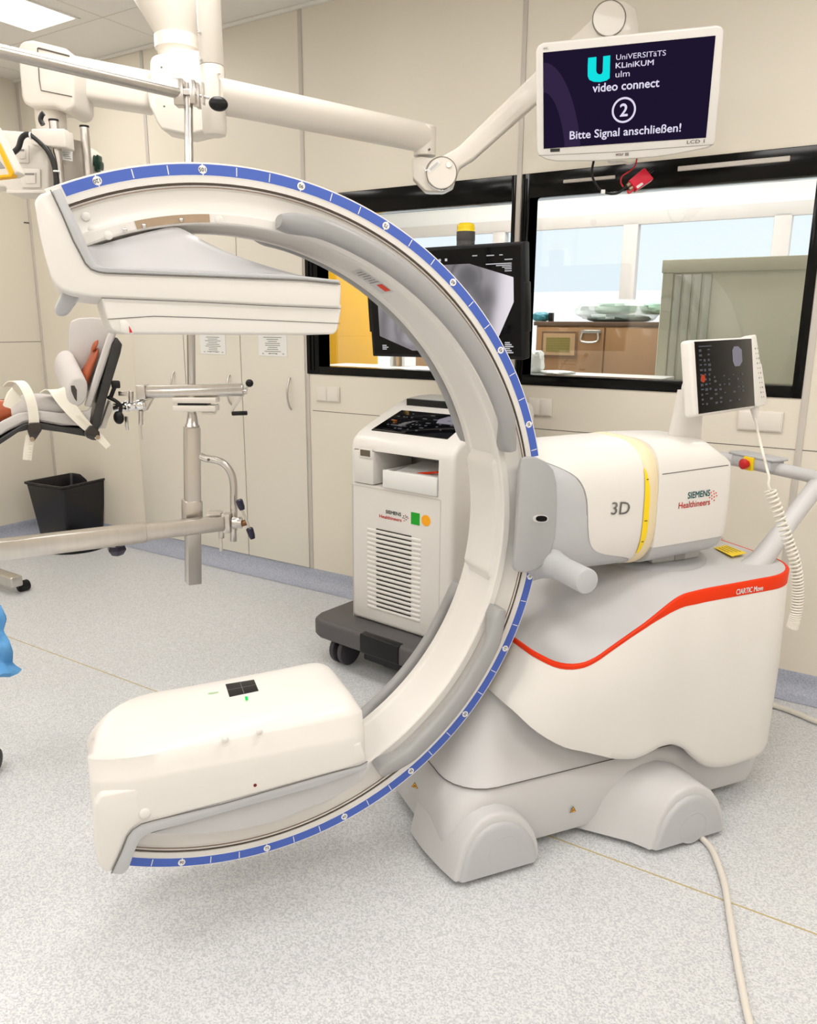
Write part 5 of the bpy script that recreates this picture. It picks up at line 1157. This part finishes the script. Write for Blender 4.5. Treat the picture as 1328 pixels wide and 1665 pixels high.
b = B(); up = [(956, 94), (969.5, 92.5), (969, 116), (971.5, 120), (975, 121), (979, 119.5), (980, 115), (980.5, 91.5), (992, 90), (991, 127), (986, 131), (975, 133.5), (965, 133), (958, 130), (955.5, 124)]
uo = [(956, 94), (955.3, 108), (955.3, 124), (958, 130), (965, 133), (975, 133.5), (986, 131), (991, 127), (991.5, 108), (992, 90)]; ui_ = [(969.5, 92.5), (969.2, 104), (969, 115), (970.3, 118.5), (972.5, 120.5), (975.5, 121), (978.3, 119.5), (979.6, 116), (980, 104), (980.5, 91.5)]
for k in range(9): b.quad(*[lpx(*p, .0065) for p in (uo[k], uo[k + 1], ui_[k + 1], ui_[k])])
b.out('logo_letter', glow('screen_cyan', rgb(20, 225, 225), 1.0), sc, 'cyan letter U', recalc=False)
b = B(); b.text('LCD 1', .017 * kl, lpx(1131.5, 230.5, .0052), lx, lz, fit=.062 * kl); b.quad(*[lpx(x, y, .0050) for x, y in ((894.5, 242), (910, 241.3), (910, 246.5), (894.5, 247.3))]); b.mi = 1
b.text('WOLF', .012 * kl, lpx(1007, 251.5, .0056), lx, lz, fit=.028 * kl, bold=.03); b.mi = 2; b.text('4K', .011 * kl, lpx(887, 78.8, .0052), lx, lz, fit=.020 * kl)
b.quad(*[lpx(x, y, .0052) for x, y in ((1016, 248.5), (1022, 248), (1022, 253), (1016, 253.5))]); b.out('frame_print', [PRINTK, mat('print_maroon', rgb(90, 20, 30), .5), PRINTG], fr, 'small printing on the white frame', recalc=False)
# ---- red signal box on its leads below the screen
RB = thing('signal_converter', 'small bright red box dangling on leads below the hanging screen', 'adapter', dep(1042, 292, 2.78))
rb = dep(1042, 292, 2.78)
def atR(px, py, o=0): return plane(px, py, rb + fwd * o, fwd)
b = B(); b.prism([atR(x, y, 0) for x, y in ((1022.5, 293), (1048, 272), (1063, 290), (1035, 308.5))], fwd * .03 - ZUP * .006, .003, 2); bx = b.out('case', mat('signal_pink_red', rgb(228, 20, 60), .35), RB, 'bright red case')
b = B(); b.prism([atR(x, y, -.001) for x, y in ((1034, 303), (1043.5, 296.5), (1046, 299.5), (1036.5, 306.5))], fwd * .001); b.out('sticker', PAPER, bx, 'white sticker')
for p, q_ in (((1025, 298), (1019, 302)), ((1030, 303), (1023, 308))):
    b = B(); b.cyl(atR(*p, .012), atR(*q_, .012), .0065, 14, .001); b.out('plug', BRASS, bx, 'brass plug')
b = B(); b.tube([atR(x, y, .012) for x, y in ((965, 262), (962, 280), (966, 295), (976, 309), (992, 315), (1006, 313), (1019, 302))], .0042, 10, 6); bk = b.out('black_lead', BLACK, RB, 'black lead')
b = B(); b.box(atR(980, 312, .008), rt * .007, fwd * .006, ZUP * .007, .001, 1); b.out('lead_tag', PAPER, bk, 'white tag on the lead')
b = B(); b.tube([atR(x, y, .012) for x, y in ((1035, 256), (1033, 268), (1024, 278), (1012, 286), (1009, 296), (1013, 304))], .0026, 8, 6); b.tube([atR(x, y, .012) for x, y in ((1031, 306), (1026, 311), (1022, 314), (1020, 309))], .0035, 8, 5); b.out('red_lead', mat('lead_red', rgb(200, 20, 30), .4), RB, 'thin red lead')
b = B(); b.tube([atR(x, y, .03) for x, y in ((988, 260), (992, 264), (1010, 263), (1022, 266), (1034, 262), (1036, 256))], .004, 8, 5); b.out('white_lead', PRINTW, RB, 'white lead loop')
b = B(); b.tube([atR(1062, 276, .02), atR(1052, 284, .02)], .005, 8); b.out('rear_plug', BLACK, RB)
# ================================================================== traction frame, boot, bucket, small things
TK = .657                      # tube sizes below are in units of 0.657 m
rtk, fwk, zuk = rt * TK, fwd * TK, ZUP * TK
class BK(B):
    def cyl(s, p0, p1, r, n=28, bev=0):
        r *= TK; bev *= TK; L = (p1 - p0).length
        pr = [(r, 0), (r, L)] if not bev else [(r - bev, 0), (r - bev * .3, bev * .3), (r, bev), (r, L - bev), (r - bev * .3, L - bev * .3), (r - bev, L)]
        return B.lathe(s, p0, p1 - p0, pr, n)
    def tube(s, pts, r, n=14, sm=0, cap=True): return B.tube(s, pts, r * TK, n, sm, cap)
    def lathe(s, o, ax, prof, n=32, cap=True): return B.lathe(s, o, ax, [(r * TK, h * TK) for r, h in prof], n, cap)
    def prism(s, loop, vec, bev=0, seg=3): return B.prism(s, loop, vec, bev * TK, seg)
p_top = dep(306, 136, 2.30); p_bot = dep(313.5, 955, 2.64)
TF = thing('traction_frame', 'steel leg traction frame with square post, tall pole, overhead bar and crank bar', 'medical stand', (p_bot.x, p_bot.y, 0))
def atT(px, py, o=0): return plane(px, py, p_top + fwk * o, (fwk * 1.0 + zuk * (-(p_bot - p_top).dot(fwd) / (p_bot - p_top).z)).normalized())
def ppx(px, py, o=0):
    d = ray(px, py); return d
b = BK(); s_ = .0325; pd_ = (p_top - p_bot).normalized(); e1 = (rtk * math.cos(.55) + fwk * math.sin(.55)); e2 = pd_.cross(e1).normalized(); e1 = e2.cross(pd_).normalized() * TK; e2 = e2 * TK
q0, q1 = atT(313.5, 948), atT(312.5, 694); b.box((q0 + q1) / 2, e1 * .034, e2 * .034, pd_ * ((q1 - q0).length / 2), .004, 2); b.out('square_post', STEEL, TF)
b = BK(); q0, q1 = atT(312.5, 863), atT(312, 813); b.box((q0 + q1) / 2, e1 * .042, e2 * .042, pd_ * ((q1 - q0).length / 2), .004, 2); slv = b.out('sliding_sleeve', STEEL, TF)
b = BK(); b.cyl(atT(312, 694), atT(306, 136), .0195, 28, .002); b.lathe(atT(312.5, 694), pd_, [(.036, 0), (.034, .01), (.03, .014), (.024, .05), (.02, .07)], 28); b.out('pole', STEEL, TF, 'tall round steel pole')
# clamp and overhead bar
k0 = atT(303, 152)
b = BK(); b.box(k0 - rtk * .028, rtk * .022, fwk * .034, zuk * .054, .004, 2); b.box(k0 + rtk * .034, rtk * .012, fwk * .034, zuk * .048, .003, 2); b.box(k0 + rtk * .052 - zuk * .01, rtk * .008, fwk * .02, zuk * .05, .002, 2); b.box(k0 + rtk * .075, rtk * .004, fwk * .016, zuk * .045, .001, 1); b.box(k0, rtk * .05, fwk * .03, zuk * .012, .002, 1); cl = b.out('clamp', STEEL, TF, 'milled steel clamp')
b = BK(); b.cyl(k0 + rtk * .02, k0 + rtk * .10 - zuk * .018, .006, 14); b.out('clamp_screw', CHROME, cl)
b = BK(); kc = dep(355, 169, 2.27); b.ball(kc, rtk * .042 - zuk * .004, fwk * .03, zuk * .030 + rtk * .003, 24, 14); b.out('clamp_knob', BLACK, cl, 'black oval knob')
l0 = dep(-40, 70, 2.80); l0 = V((l0.x, l0.y, k0.z)); l0 = dep(-30, 76, (k0.z - 1.45) / (ray(-30, 76).z)); b = BK(); b.cyl(l0, k0 - rtk * .02, .026, 28); b.out('overhead_bar', STEEL, TF, 'polished overhead bar')
# crank bar on the pole
b = BK(); b.cyl(atT(236, 638), atT(396, 634.5), .028, 28, .003); b.box((atT(240, 630) + atT(394, 627)) / 2, (atT(394, 627) - atT(240, 630)) / 2, fwk * .026, zuk * .010, .003, 2); cb = b.out('crank_bar', STEEL, TF, 'steel crank bar')
b = BK(); b.box(atT(232, 637), rtk * .022, fwk * .034, zuk * .034, .004, 2); b.out('end_plate', STEEL, cb)
b = BK(); b.cyl(atT(394, 637), atT(401, 637), .011, 16); b.tube([atT(399, 636), atT(404, 624)], .0055, 8); b.tube([atT(396, 640), atT(375, 671)], .0055, 8); ck = b.out('crank', STEEL, cb)
b = BK(); q_ = atT(405.5, 623); b.ball(q_, rtk * .019, fwk * .019, zuk * .019); b.out('ball_knob', BLACK, ck, 'black ball knob')
b = BK(); b.cyl(atT(377, 672.5), atT(402, 671.5), .0105, 18, .003); b.out('crank_grip', BLACK, ck, 'black crank grip')
b = BK(); b.box((atT(285, 650) + atT(353, 650)) / 2, rtk * .105, fwk * .045, zuk * .013, .005, 2); b.box((atT(286, 663) + atT(352, 663)) / 2, rtk * .103, fwk * .045, zuk * .015, .005, 2); b.box(atT(340, 671), rtk * .03, fwk * .03, zuk * .006, .002, 1); b.mi = 1
b.box(atT(316, 656.5), rtk * .07, fwk * .04, zuk * .006); b.out('pole_slider', [WHITE2, BLACK], TF, 'cream slider on the pole')
b = BK(); b.prism([atT(x, y, -.01) for x, y in ((234, 652), (249, 646), (238, 667), (232, 670))], fwk * .03, .002, 1); b.out('bracket', STEEL, cb)
b = BK(); b.cyl(atT(185, 663), atT(238, 658), .022, 24, .004); b.cyl(atT(203, 661), atT(210, 660.5), .028, 24, .004); b.cyl(atT(222, 659.5), atT(236, 658), .027, 24, .005); jt = b.out('ball_joint', CHROME, TF, 'chrome swivel joint')
b = BK(); b.box(atT(203, 640, -.02), rtk * .030, fwk * .008, zuk * .011, .003, 2); b.cyl(atT(213, 655, -.02), atT(213, 636, -.02), .012, 14, .002); b.out('lever', STEEL, jt)
b = BK(); b.box(atT(206, 688, -.02), rtk * .008, fwk * .006, zuk * .034, .003, 2); b.out('lever', STEEL, jt)
b = BK(); b.cyl(atT(229, 668, -.01), atT(229, 691, -.01), .011, 14, .002); b.cyl(atT(229, 690, -.01), atT(231, 715, -.01), .0035, 8); b.out('lock_pin', STEEL, jt)
# curved brace tube
b = BK(); b.tube([atT(326, 742), atT(335, 745.5), atT(350, 748), atT(364, 754), atT(375, 768), atT(379.5, 786), atT(380, 815), atT(380, 862)], .0185, 18, 6); b.out('brace_tube', STEEL, TF, 'bent steel tube')
b = BK(); b.lathe(atT(339, 747.5, -.019), -fwk, [(.007, -.002), (.007, .002)], 12); b.out('spring_button', SEAM, TF)
# lower beam towards the table
zb_ = atT(350, 850).z; be = atT(362, 850, -.045)
bl_ = dep(-60, 901, (zb_ - 1.45) / ray(-60, 901).z); bd = (be - bl_).normalized(); bs = bd.cross(ZUP).normalized() * TK
b = BK(); b.box((bl_ + be) / 2, bd * ((be - bl_).length / 2), bs * .030, zuk * .036, .004, 2); b.out('inner_beam', STEEL, TF, 'narrow end of the telescopic beam')
mid_ = atT(227, 868, -.045); t_ = (mid_ - bl_).dot(bd); b = BK(); b.box(bl_ + bd * (t_ / 2), bd * (t_ / 2), bs * .036, zuk * .043, .004, 2); ob_ = b.out('outer_beam', STEEL, TF, 'wide telescopic beam')
b = BK(); p = dep(190, 893, 2.46); b.lathe(p + zuk * .03, -zuk, [(.008, -.02), (.008, .0), (.040, .012), (.046, .03), (.03, .055), (.014, .062)], 6); b.out('lock_knob', mat('navy_knob', (.012, .01, .035, 1), .3), ob_, 'dark navy locking knob')
b = BK(); b.box(atT(349, 834, -.03), rtk * .035, fwk * .03, zuk * .006, .003, 2); b.box(atT(369, 850, -.03), rtk * .020, fwk * .030, zuk * .048, .006, 2); b.cyl(atT(378, 850, -.05), atT(394, 850, -.05), .030, 22, .006); b.cyl(atT(379.5, 845, -.03), atT(379.5, 880, -.03), .0165, 18, .002); bcl = b.out('beam_clamp', STEEL, TF, 'steel beam clamp')
b = BK(); b.cyl(atT(391, 852, -.05), atT(402, 849, -.05), .015, 14, .003); b.out('hub_nut', mat('brown_nut', rgb(130, 90, 55), .4, metal=.6), bcl, 'brown brass nut')
NAVY = bpy.data.materials['navy_knob']
b = BK(); b.cyl(atT(389, 818, -.06), atT(411, 872, -.06), .006, 10); tbm = b.out('toggle_bar', STEEL, bcl)
for p0, p1 in (((388, 812), (394, 829)), ((405, 858), (411, 876))):
    b = BK(); b.lathe(atT(*p0, -.06), atT(*p1, -.06) - atT(*p0, -.06), [(.012, 0), (.018, .006), (.017, .04), (.012, (atT(*p1, -.06) - atT(*p0, -.06)).length / TK)], 16); b.out('toggle_grip', NAVY, tbm, 'dark navy grip')
b = BK(); b.cyl(atT(360, 861, -.05), atT(360, 875, -.05), .014, 14, .003); b.box(atT(359, 885, -.05), rtk * .008, fwk * .006, zuk * .036, .003, 2); b.out('lever', STEEL, bcl)
# ---- leg positioner boot
BT = thing('leg_holder_boot', 'black leg holder boot with pale grey foam liner and white ratchet straps', 'leg holder', atT(110, 700))
FOAM = mat('grey_foam', (.56, .53, .51, 1), .85, noise=.03, bump=.25, bscale=250); SHELL = mat('carbon_shell', (.028, .028, .028, 1), .35, noise=.5, scale=35); STRAP = mat('ivory_strap', (.80, .76, .66, 1), .45)
BN = (fwd * .88 - rt * .47).normalized() * TK     # across the boot, away from the camera and to the left
def atG(px, py, o=0): return plane(px, py, atT(150, 690) - fwk * .14 + BN * o, BN.normalized())
sh_o = [(-30, 735), (0, 723), (30, 703), (55, 697), (100, 703), (150, 712), (160, 700), (176, 640), (196, 575), (199, 560), (190, 548), (183, 558), (172, 600), (157, 655), (148, 690), (140, 697), (100, 694), (60, 686), (40, 688), (15, 703), (-5, 716), (-30, 722)]
b = BK(); b.prism([atG(x, y) for x, y in sh_o], BN * .19, .006, 3); b.out('shell', SHELL, BT, 'black carbon shell', ang=45)
fm = [(-30, 724), (-5, 712), (14, 698), (38, 686), (60, 683), (100, 690), (140, 694), (146, 690), (150, 660), (142, 668), (100, 672), (65, 668), (30, 672), (5, 684), (-30, 705)]
b = BK(); b.prism([atG(x, y, -.003) for x, y in fm], BN * .022, .008, 3); b.prism([atG(x, y, .17) for x, y in fm], BN * .022, .008, 3)
fl_ = [(-30, 726), (14, 700), (38, 689), (60, 685), (100, 692), (146, 692), (140, 683), (100, 682), (60, 676), (38, 680), (10, 692), (-30, 716)]
b.prism([atG(x, y, .012) for x, y in fl_], BN * .165, .004, 2); b.out('calf_foam', FOAM, BT, 'pale grey calf foam', ang=50)
sole = [(137, 660), (148, 662), (160, 625), (178, 570), (190, 537), (183, 533), (175, 545), (160, 590), (148, 628)]
b = BK(); b.prism([atG(x, y, -.006) for x, y in sole], BN * .024, .008, 3)
far = [(148, 640), (160, 600), (176, 555), (188, 536), (184, 524), (172, 518), (150, 516), (128, 517), (116, 522), (112, 535), (111, 575), (118, 630)]
far = [(x, y) for x, y in far]
b.prism([atG(x, y, .15) for x, y in far], BN * .022, .008, 3)
back = [(150, 655), (160, 628), (178, 575), (190, 540), (186, 536), (172, 572), (154, 624), (145, 650)]
b.prism([atG(x, y, .012) for x, y in back], BN * .15, .003, 2); b.out('foot_foam', FOAM, BT, 'pale grey foot foam', ang=50)
b = BK(); L = []
for t in range(13):
    x = lerp(18, 118, t / 12); y = interp(x, [18, 40, 70, 118], [672, 662, 660, 664]); r_ = interp(x, [18, 40, 70, 118], [.05, .062, .058, .05]); c_ = atG(x, y, .088); L.append([c_ + BN * (r_ * 1.2 * math.cos(a)) + zuk * (r_ * math.sin(a)) for a in [2 * math.pi * k / 24 for k in range(24)]])
b.loft(L); b.out('shin_wrap', FOAM, BT, 'pale grey foam wrapped round the shin', ang=60)
# rolled foam pad
ro = []; 
oc = V((126, 638, 0))
spi = [(126 + 17 * spow(math.cos(a), .85) + 3.0 * math.sin(a), 638 - 24 * spow(math.sin(a), .9)) for a in [2 * math.pi * k / 40 for k in range(40)]]
b = BK(); g0 = [atG(x, y, -.02) for x, y in spi]; dv_ = (atG(104, 592, .15) - atG(126, 638, -.02)); b.prism(g0, dv_, .010, 3)
rp_ = b.out('rolled_pad', FOAM, BT, 'rolled pale grey foam pad', ang=50)
b = BK(); b.prism([atG(x, y, -.0215) for x, y in ((115, 627), (121, 627), (125, 634), (125, 653), (121, 648), (116, 636))], BN * .004, .001, 1); b.out('roll_hollow_shade', mat('foam_shadow_core', (.06, .055, .05, 1), .9), rp_, 'dark piece painted as the shade in the hollow of the roll')  # the roll is solid; a thin dark piece paints the shade inside it
# straps with buckles
def strap(name, pts, wd, lab, par, offs):
    b = BK(); P_ = catmull([atG(x, y, o) for (x, y), o in zip(pts, offs)], 6); L = []
    for i, p in enumerate(P_):
        d = (P_[min(i + 1, len(P_) - 1)] - P_[max(i - 1, 0)]).normalized(); w_ = TK * (wd[0] + (wd[1] - wd[0]) * i / (len(P_) - 1))
        s_ = d.cross(BN); side_ = d.cross(s_ if s_.length > .2 else rtk).normalized()
        hor = (rtk * .75 + BN * .45); side_ = (hor - d * hor.dot(d)).normalized(); nr = d.cross(side_).normalized()
        L.append([p - side_ * w_ - nr * .0015, p + side_ * w_ - nr * .0015, p + side_ * w_ + nr * .0015, p - side_ * w_ + nr * .0015])
    b.loft(L); return b.out(name, STRAP, par, lab)
strap('strap', [(12, 628), (22, 620), (36, 624), (49, 648), (55, 680), (54.5, 700)], (.020, .022), 'ivory ratchet strap over the shin', BT, (.16, .10, .03, -.012, -.02, -.024))
strap('strap_tail', [(50, 708), (46, 730), (44, 748)], (.020, .018), 'ivory strap tail with ribs', BT, (-.03, -.032, -.035))
strap('strap', [(80, 640), (92, 634), (108, 656), (128, 680), (146, 698)], (.045, .020), 'ivory ratchet strap over the ankle', BT, (.05, .0, -.02, -.03, -.03))
strap('strap_tail', [(158, 708), (168, 718), (176, 727)], (.018, .014), 'ivory strap tail with ribs', BT, (-.04, -.042, -.045))
b = BK()
for i in range(9):
    for (x0, y0, x1, y1, w_) in ((49, 712, 44.5, 746, .017), (125, 676, 138, 690, .018)):
        t = i / 8; p = atG(lerp(x0, x1, t), lerp(y0, y1, t), -.0345 if x0 < 100 else -.0335); b.box(p, rtk * w_ * .8, BN * .0012, zuk * .0016)
b.out('ratchet_ribs', STRAP, BT)
pl = [(4, 660), (12, 640), (20, 630), (36, 648), (42, 665), (38, 676), (18, 676)]
b = BK(); b.prism([atG(x, y, .04) for x, y in pl], BN * .05, .006, 2); b.out('shin_pad', STRAP, BT, 'ivory faceted shin pad', ang=20)
for pts in ([(46, 690), (48, 688), (65, 687), (68, 694), (68, 700), (60, 712), (55, 718), (50, 716), (45, 702)], [(136, 704), (146, 692), (150, 692), (162, 702), (163, 710), (158, 716), (150, 716), (141, 712)]):
    b = BK(); b.prism([atG(x, y, -.045) for x, y in pts], BN * .04, .006, 3); bk_ = b.out('buckle', mat('buckle_brown_black', (.018, .012, .010, 1), .2, coat=.5) if not bpy.data.materials.get('buckle_brown_black') else bpy.data.materials['buckle_brown_black'], BT, 'dark ratchet buckle', ang=45)
    cx2, cy2 = (52, 714) if pts[0][0] < 100 else (159, 711); b = BK(); b.lathe(atG(cx2, cy2, -.046), -BN, [(.010, -.002), (.010, .003), (.005, .003)], 16); b.out('rivet', BRASS, bk_)
b = BK(); b.prism([atG(x, y, .05) for x, y in ((165, 690), (178, 652), (181, 652), (183, 668), (176, 684), (172, 697), (160, 697))], BN * .08, .004, 2); b.out('mount_bracket', WHITE2, BT)
b = BK(); b.box(atG(188, 625, .0), rtk * .020, BN * .016, zuk * .018, .006, 3); b.tube([atG(186, 630, .0), atG(179, 648, .02)], .010, 10); b.out('release_knob', BLACK, BT, 'black release knob')
b = BK(); c_ = atG(193, 679, -.01); b.ball(c_, rtk * .026, BN * .022, zuk * .032); b.tube([atG(176, 646, .02), atG(188, 652, -.01), atG(196, 660, -.01), atG(195, 672, -.01)], .009, 10, 5); b.out('ball_handle', BLACK, BT, 'black oval handle')
# model foot in the boot
SKIN = mat('model_skin', rgb(165, 78, 40), .4, noise=.25, scale=18, coat=.2)
FT = thing('model_leg', 'brown anatomical model foot resting in the grey foam boot', 'leg model', atG(140, 600, .07))
b = BK(); L = []
for (x, y, w_, t_) in ((124, 645, .040, .045), (131, 628, .048, .050), (138, 610, .054, .046), (144, 596, .060, .040), (150, 584, .064, .034), (153, 575, .064, .028), (155, 568, .058, .020)):
    c_ = atG(x, y, .085); L.append([c_ + BN * (w_ * math.cos(a)) + (rtk * .8 + zuk * .35) * (t_ * math.sin(a)) for a in [2 * math.pi * k / 20 for k in range(20)]])
b.loft(L)
b.out('foot', SKIN, FT, ang=60)
for k in range(5):
    b = BK(); c_ = atG(154 - k * .6, 566 - (4 if k == 0 else 1.5 - k), .036 + k * .025); s_ = .020 if k == 0 else .014; b.ball(c_, BN * s_, (rtk * .8 + zuk * .35) * s_, (zuk * .9 + rtk * .35) * s_ * 1.5, 14, 8); b.out('toe', SKIN, FT)
b = BK(); L = []
for t in range(9):
    x = lerp(-60, 22, t / 8); y = interp(x, [-60, 5, 22], [690, 668, 668]); r_ = interp(x, [-60, 0, 22], [.065, .055, .045]); c_ = atG(x, y, .085); L.append([c_ + BN * (r_ * math.cos(a)) + zuk * (r_ * math.sin(a)) for a in [2 * math.pi * k / 20 for k in range(20)]])
b.loft(L); b.out('shin', SKIN, FT, ang=60)
# ---- floor things at the left
best = min(range(20, 50), key=lambda h: (atZ(108, 780, h / 100) - atZ(119, 884, 0)).length); h_ = best / 100
rim = [atZ(x, y, h_) for x, y in ((36.4, 783.3), (100.5, 792.7), (178.4, 775.7), (116, 768.4))]; cen = sum(rim, V()) / 4; cen.z = 0
PB = thing('waste_tub', 'square black plastic tub standing on the floor by the left corner', 'tub', cen)
def rl_(k, z):
    q_ = [cen + (V((p.x, p.y, 0)) - cen) * k + ZUP * z for p in rim]; o_ = []
    for i_ in range(4):
        a_, c_, d_ = q_[i_ - 1], q_[i_], q_[(i_ + 1) % 4]; e0_, e1_ = c_.lerp(a_, .07), c_.lerp(d_, .07)
        o_ += [e0_.lerp(c_, t_).lerp(c_.lerp(e1_, t_), t_) for t_ in (0, .25, .5, .75, 1)]
    return o_
b = B(); loops = [rl_(.70, .0), rl_(.72, .006), rl_(.93, h_ - .035), rl_(.94, h_ - .02), rl_(1.0, h_ - .012), rl_(1.0, h_), rl_(.94, h_), rl_(.90, h_ - .03), rl_(.68, .012)]
b.loft(loops); 
b.out('tub_body', mat('tub_black', (.007, .006, .009, 1), .35, noise=.2), PB, ang=40)
b = B(); tc_ = atZ(123, 888, 0); b.lathe(V((tc_.x, tc_.y, .0)), ZUP, [(.20, .001), (.205, .006), (.19, .012), (.10, .010)], 36); b.out('drip_tray', bpy.data.materials['tub_black'], PB)
# table foot with rubber end, stool castor
fe = atZ(36, 962, 0); TFt = thing('table_foot', 'steel table foot with black rubber end lying on the floor at the left edge', 'table foot', fe)
fd = (atZ(40, 948, .06) - atZ(-30, 925, .06)).normalized(); fd.z = 0; fs_ = fd.cross(ZUP)
b = B(); c_ = atZ(18, 943, .075); b.box(c_ - fd * .30, fd * .36, fs_ * .034, ZUP * .03, .010, 3); b.out('bar', STEEL, TFt)
b = B(); c_ = atZ(38, 952, .03); b.cyl(c_ - fs_ * .03, c_ + fs_ * .03, .0298, 22, .008); b.out('rubber_end', BLACK, TFt, 'black rubber end')
cc = atZ(-8, 1254, 0)
CA = thing('stool_caster', 'black castor wheel at the lower left edge', 'castor', cc)
b = B(); b.lathe(V((cc.x, cc.y, .0405)) - rt * .015, rt, [(.02, 0), (.038, .004), (.040, .012), (.038, .026), (.02, .030)], 28); b.out('wheel', BLACK, CA); b = B(); b.box(V((cc.x, cc.y, .07)) - rt * .03, rt * .03, fwd * .02, ZUP * .035, .01, 3); b.out('fork', BLACK, CA)
# blue drape hanging in from the left
BD = mat('blue_nonwoven', rgb(95, 160, 215), .8, noise=.12, scale=25, bump=.5, bscale=40)
b = B(); dp = 2.35
def drape(s_, t_):
    edge = interp(t_, [0, .18, .36, .5, .66, .82, .92, 1.0], [0, 10, 4, 14, 20, 19, 38, 16]); yy = lerp(985, 1101, t_); x = lerp(-60, edge, s_)
    return dep(x, yy, dp + .03 * math.sin(9 * s_ + 5 * t_) * (1 - s_ * .5) + .02 * math.sin(14 * t_ + 3))
fr_ = [[drape(i / 14, j / 20) for j in range(21)] for i in range(15)]
bkk = [[p + fwd * (.006 + .05 * (1 - i / 14)) for p in row] for i, row in enumerate(fr_)]
loops = [[fr_[i][j] for i in range(15)] + [bkk[i][j] for i in range(14, -1, -1)] for j in range(21)]
b.loft(loops); tag(b.out('surgical_drape', BD, ang=60), 'crumpled blue drape corner hanging in at the left edge', 'drape')
# ---- wall switches, notices
def plate(px0, px1, y0, y1, name, lab, cat, n_, skew=0):
    a = atY(px0, y0, Y0); c_ = atY(px1, y1, Y0); z0_, z1_ = (atY((px0 + px1) / 2, y1, Y0).z, atY((px0 + px1) / 2, y0, Y0).z)
    t = thing(name, lab, cat, V((a.x, Y0, z0_)))
    b = B(); b.boxw(a.x, c_.x, Y0 - .010, Y0, z0_, z1_, .003, 2); b.out('frame', WHITE2, t)
    for k in range(n_):
        x0 = lerp(a.x, c_.x, k / n_) + .005; x1 = lerp(a.x, c_.x, (k + 1) / n_) - .005; b = B(); b.boxw(x0, x1, Y0 - .0135, Y0 - .008, z0_ + .005, z1_ - .005, .002, 2); b.out('rocker', WHITE2, t)
plate(515, 553, 628, 653, 'light_switch', 'double white wall switch under the left window', 'switch', 2)
plate(861, 897.5, 647.5, 676, 'light_switch', 'double white wall switch right of the C-shaped arm', 'switch', 2)
plate(1201, 1271, 667.5, 701, 'wall_outlet', 'wide white blank wall plate under the right window beside the touch console', 'outlet', 1)
def notice(px0, px1, y0, y1, lab):
    a = atY(px0, y0, Y0 - .0125); c_ = atY(px1, y1, Y0 - .0125); t = thing('paper_notice', lab, 'notice', V((a.x, Y0 - .013, c_.z)), 0, 'notices on the cabinet doors')
    b = B(); b.boxw(a.x, c_.x, Y0 - .0138, Y0 - .0126, c_.z, a.z + .12); b.mi = 1
    H_ = a.z - c_.z; W_ = c_.x - a.x; rnd = random.Random(int(px0))
    for k in range(9):
        z = c_.z + H_ * (.12 + .1 * k); w_ = W_ * rnd.uniform(.15, .32); x = (a.x + c_.x) / 2; b.boxw(x - w_, x + w_, Y0 - .0144, Y0 - .0137, z, z + .0035)
    for k in range(4): x = lerp(a.x, c_.x, .15 + .24 * k); b.boxw(x - .006, x + .006, Y0 - .0144, Y0 - .0137, c_.z + H_ * .1, c_.z + H_ * .14)
    b.out('sheet', [PAPER, PRINTG], t)
notice(325.5, 367.5, 546, 576.5, 'white printed notice on the middle cabinet door'); notice(420, 467, 546, 580, 'white printed notice on the right cabinet door by the window')
b = B(); p = atX(50, 363, X0); b.box(p + V((.002, 0, 0)), V((.002, 0, 0)), V((0, .05, 0)), V((0, 0, .004)), .001, 1); tag(b.out('wall_slot', SEAM), 'short dark slot in the left wall beside the detector', 'slot')
# ---- cables on the floor
CAB_ = mat('ivory_cable', (.74, .70, .63, 1), .45)
b = B(); P_ = [atZ(x, y, .0105) for x, y in ((1120, 1345), (1152, 1374), (1166, 1402), (1178, 1440), (1186, 1490), (1194, 1540), (1203, 1590), (1213, 1640), (1222, 1680), (1230, 1740), (1236, 1850), (1230, 2100))]
b.tube(P_, .0085, 14, 6); tag(b.out('power_cable', CAB_), 'thick ivory cable running from the rear wheel pod towards the viewer', 'cable')
b = B(); b.tube([atZ(x, y, .0125) for x, y in ((1215, 1135), (1268, 1150), (1300, 1162), (1330, 1174), (1400, 1196), (1600, 1240), (2000, 1290))], .0105, 14, 6); tag(b.out('mains_cable', CAB_), 'thick ivory cable on the floor right of the cart', 'cable')
b = B(); b.tube([atZ(1240, 1126, .01), atZ(1275, 1113, .012), atZ(1295, 1110, .03), atZ(1312, 1104, .06), atZ(1330, 1094, .10), atZ(1390, 1060, .16)], .0065, 12, 6); tag(b.out('thin_cable', mat('taupe_cable', (.5, .45, .38, 1), .5)), 'thin beige lead rising along the skirting at the right edge', 'cable')
